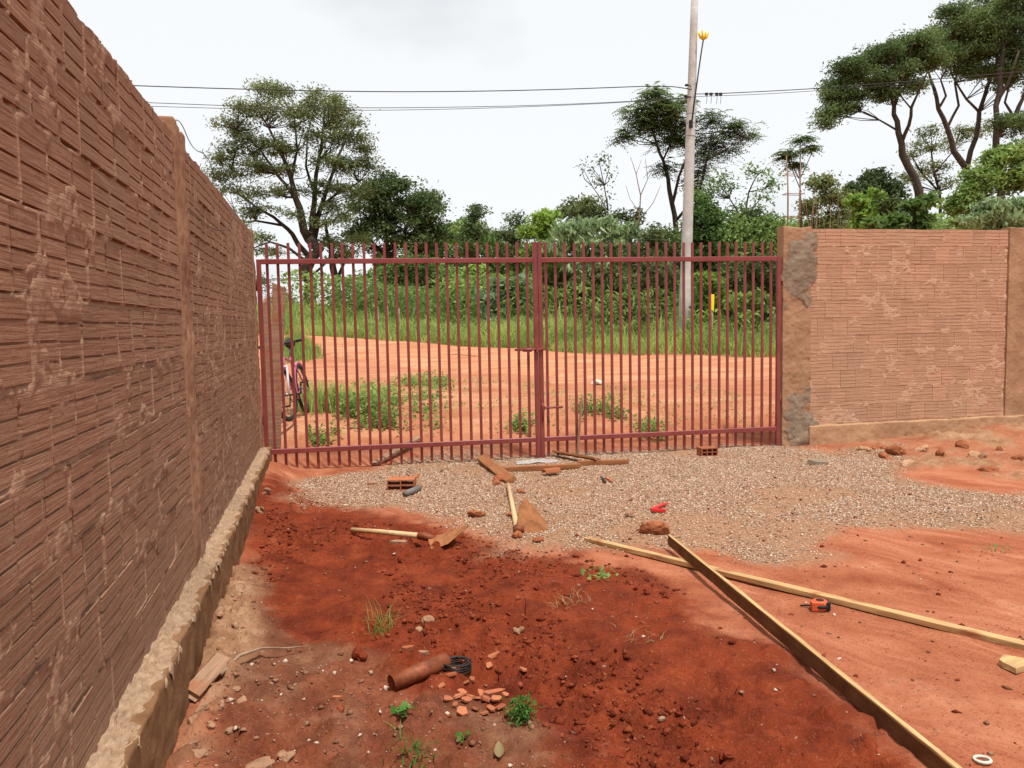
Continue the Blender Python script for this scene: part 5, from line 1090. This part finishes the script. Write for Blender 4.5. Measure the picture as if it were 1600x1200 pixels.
# curled dry leaf near the bottom edge
c = on(780, 1182, .01); us = np.linspace(-1, 1, 14); U, V2 = np.meshgrid(us, us, indexing='ij'); w = .018*(1-U**2)**.7
q = np.stack([c[0]+V2*w+.01*U, c[1]+U*.055, c[2]+.012*U**2+.4*w*V2**2+.004], -1); tag(link('dry_leaf', mesh_np(q.reshape(-1, 3), grid_faces(14, 14), True), L['dry']), 'curled dry leaf near the bottom edge below the green weed', 'leaf')

# ------------------------------------------------------------------ bicycle behind the gate
A = P(456, 655, 9.85); B = P(480, 641, 10.75)
A[2] = float(gza(np.array([A[0]]), np.array([A[1]]))[0]); B[2] = float(gza(np.array([B[0]]), np.array([B[1]]))[0])
hx = _n(np.array([A[0]-B[0], A[1]-B[1], A[2]-B[2]])); sy = _n(np.cross([0, 0, 1.], hx)); lean = .16
upv = _n(np.array([0, 0, 1.])*math.cos(lean)+sy*math.sin(lean)*(1 if sy[0] < 0 else -1)); sy = _n(np.cross(upv, hx)); hx = np.cross(sy, upv); WB = np.linalg.norm(A-B)
bike = empty('bicycle', B, 'pink and white bicycle leaning behind the gate by the standing boards', 'bicycle')
def bp(x, z, y=0.0): return B+hx*x+upv*z+sy*y
WR = .325
def wheel(c, ax):
    m = MB(); m.ring(c, WR-.022, .024, ax, 36, 8); t = m.build('wheel', M['black'], bike)
    def sub(mm, n, mt): o = mm.build(n, M[mt]); o.parent = t; o.matrix_parent_inverse = Matrix(); return o
    mm = MB(); mm.ring(c, WR-.052, .010, ax, 36, 5); sub(mm, 'rim', 'chrome')
    mm = MB(); ax = _n(np.array(ax)); u = _n(np.cross(ax, [0, 0, 1.])); w = np.cross(ax, u)
    for k in range(24):
        a = 2*math.pi*k/24; mm.tube([c+ax*.02*(1 if k % 2 else -1), c+(math.cos(a)*u+math.sin(a)*w)*(WR-.055)], .0016, 3, False)
    sub(mm, 'spokes', 'chrome')
    mm = MB(); mm.tube([c-ax*.05, c+ax*.05], .018, 8); sub(mm, 'hub', 'chrome')
steer = .15; fax = _n(sy*math.cos(steer)+hx*math.sin(steer)); rear = bp(0, WR); front = bp(WB, WR)
wheel(rear, sy); wheel(front, fax)
head0 = bp(WB-.19, .62); head1 = bp(WB-.24, .78); bb = bp(.42, .29); seat = bp(.27, .76)
def tubes(n, mt, *segs):
    m = MB()
    for s in segs: m.tube(s[:-1], s[-1], 8)
    return m.build(n, M[mt], bike)
tubes('frame', 'pink', (head0, bb, .020), (head1, seat+(bb-seat)*.12, .016), (seat, bb, .016), (rear+sy*.05, bb+sy*.02, .010), (rear-sy*.05, bb-sy*.02, .010), (rear+sy*.05, seat, .009), (rear-sy*.05, seat, .009), (head0, head1, .022))
tubes('fork', 'bikewhite', (head0, bp(WB-.17, .60)+fax*.0, .018), (bp(WB-.17, .66)+fax*.05, front+fax*.05, .014), (bp(WB-.17, .66)-fax*.05, front-fax*.05, .014), (bp(WB-.17, .66)-fax*.06, bp(WB-.17, .66)+fax*.06, .015))
stem = bp(WB-.26, .90); tubes('handlebar', 'black', (head1, stem, .014), (stem-fax*.29+upv*.05-hx*.08, stem-fax*.12+upv*.04, stem+fax*.12+upv*.04, stem+fax*.29+upv*.05-hx*.08, .012), (stem+fax*.19+upv*.045-hx*.04, stem+fax*.30+upv*.05-hx*.08, .018), (stem-fax*.19+upv*.045-hx*.04, stem-fax*.30+upv*.05-hx*.08, .018))
sp = bp(.23, .90); tubes('seat_post', 'chrome', (seat, sp, .012))
m = MB(); m.tube([sp-hx*.13+upv*.03, sp-hx*.06+upv*.04, sp+hx*.05+upv*.03, sp+hx*.14+upv*.02], [.05, .07, .035, .018], 10); m.build('saddle', M['black'], bike)
m = MB(); m.ring(bb-sy*.05, .085, .006, sy, 24, 5); m.tube([bb-sy*.07, bb+sy*.07], .012, 8); m.tube([bb-sy*.07, bb-sy*.07+hx*.10-upv*.13], .009, 6); m.tube([bb+sy*.07, bb+sy*.07-hx*.10+upv*.13], .009, 6); m.build('crank', M['iron'], bike)
for s in (-1, 1):
    q = bb+sy*s*.12+(hx*-.10+upv*.13)*s; m = MB(); m.box(q, (.09, .09, .02), np.array([hx, sy, upv]).T); m.build('pedal', M['black'], bike)
for c, a0, a1 in ((rear, -.3, 2.4), (front, .4, 2.6)):
    m = MB(); pts = [c+(hx*math.cos(t)+upv*math.sin(t))*(WR+.025) for t in np.linspace(a0, a1, 12)]; m.tube(pts, .022, 6); m.build('mudguard', M['pink'], bike)
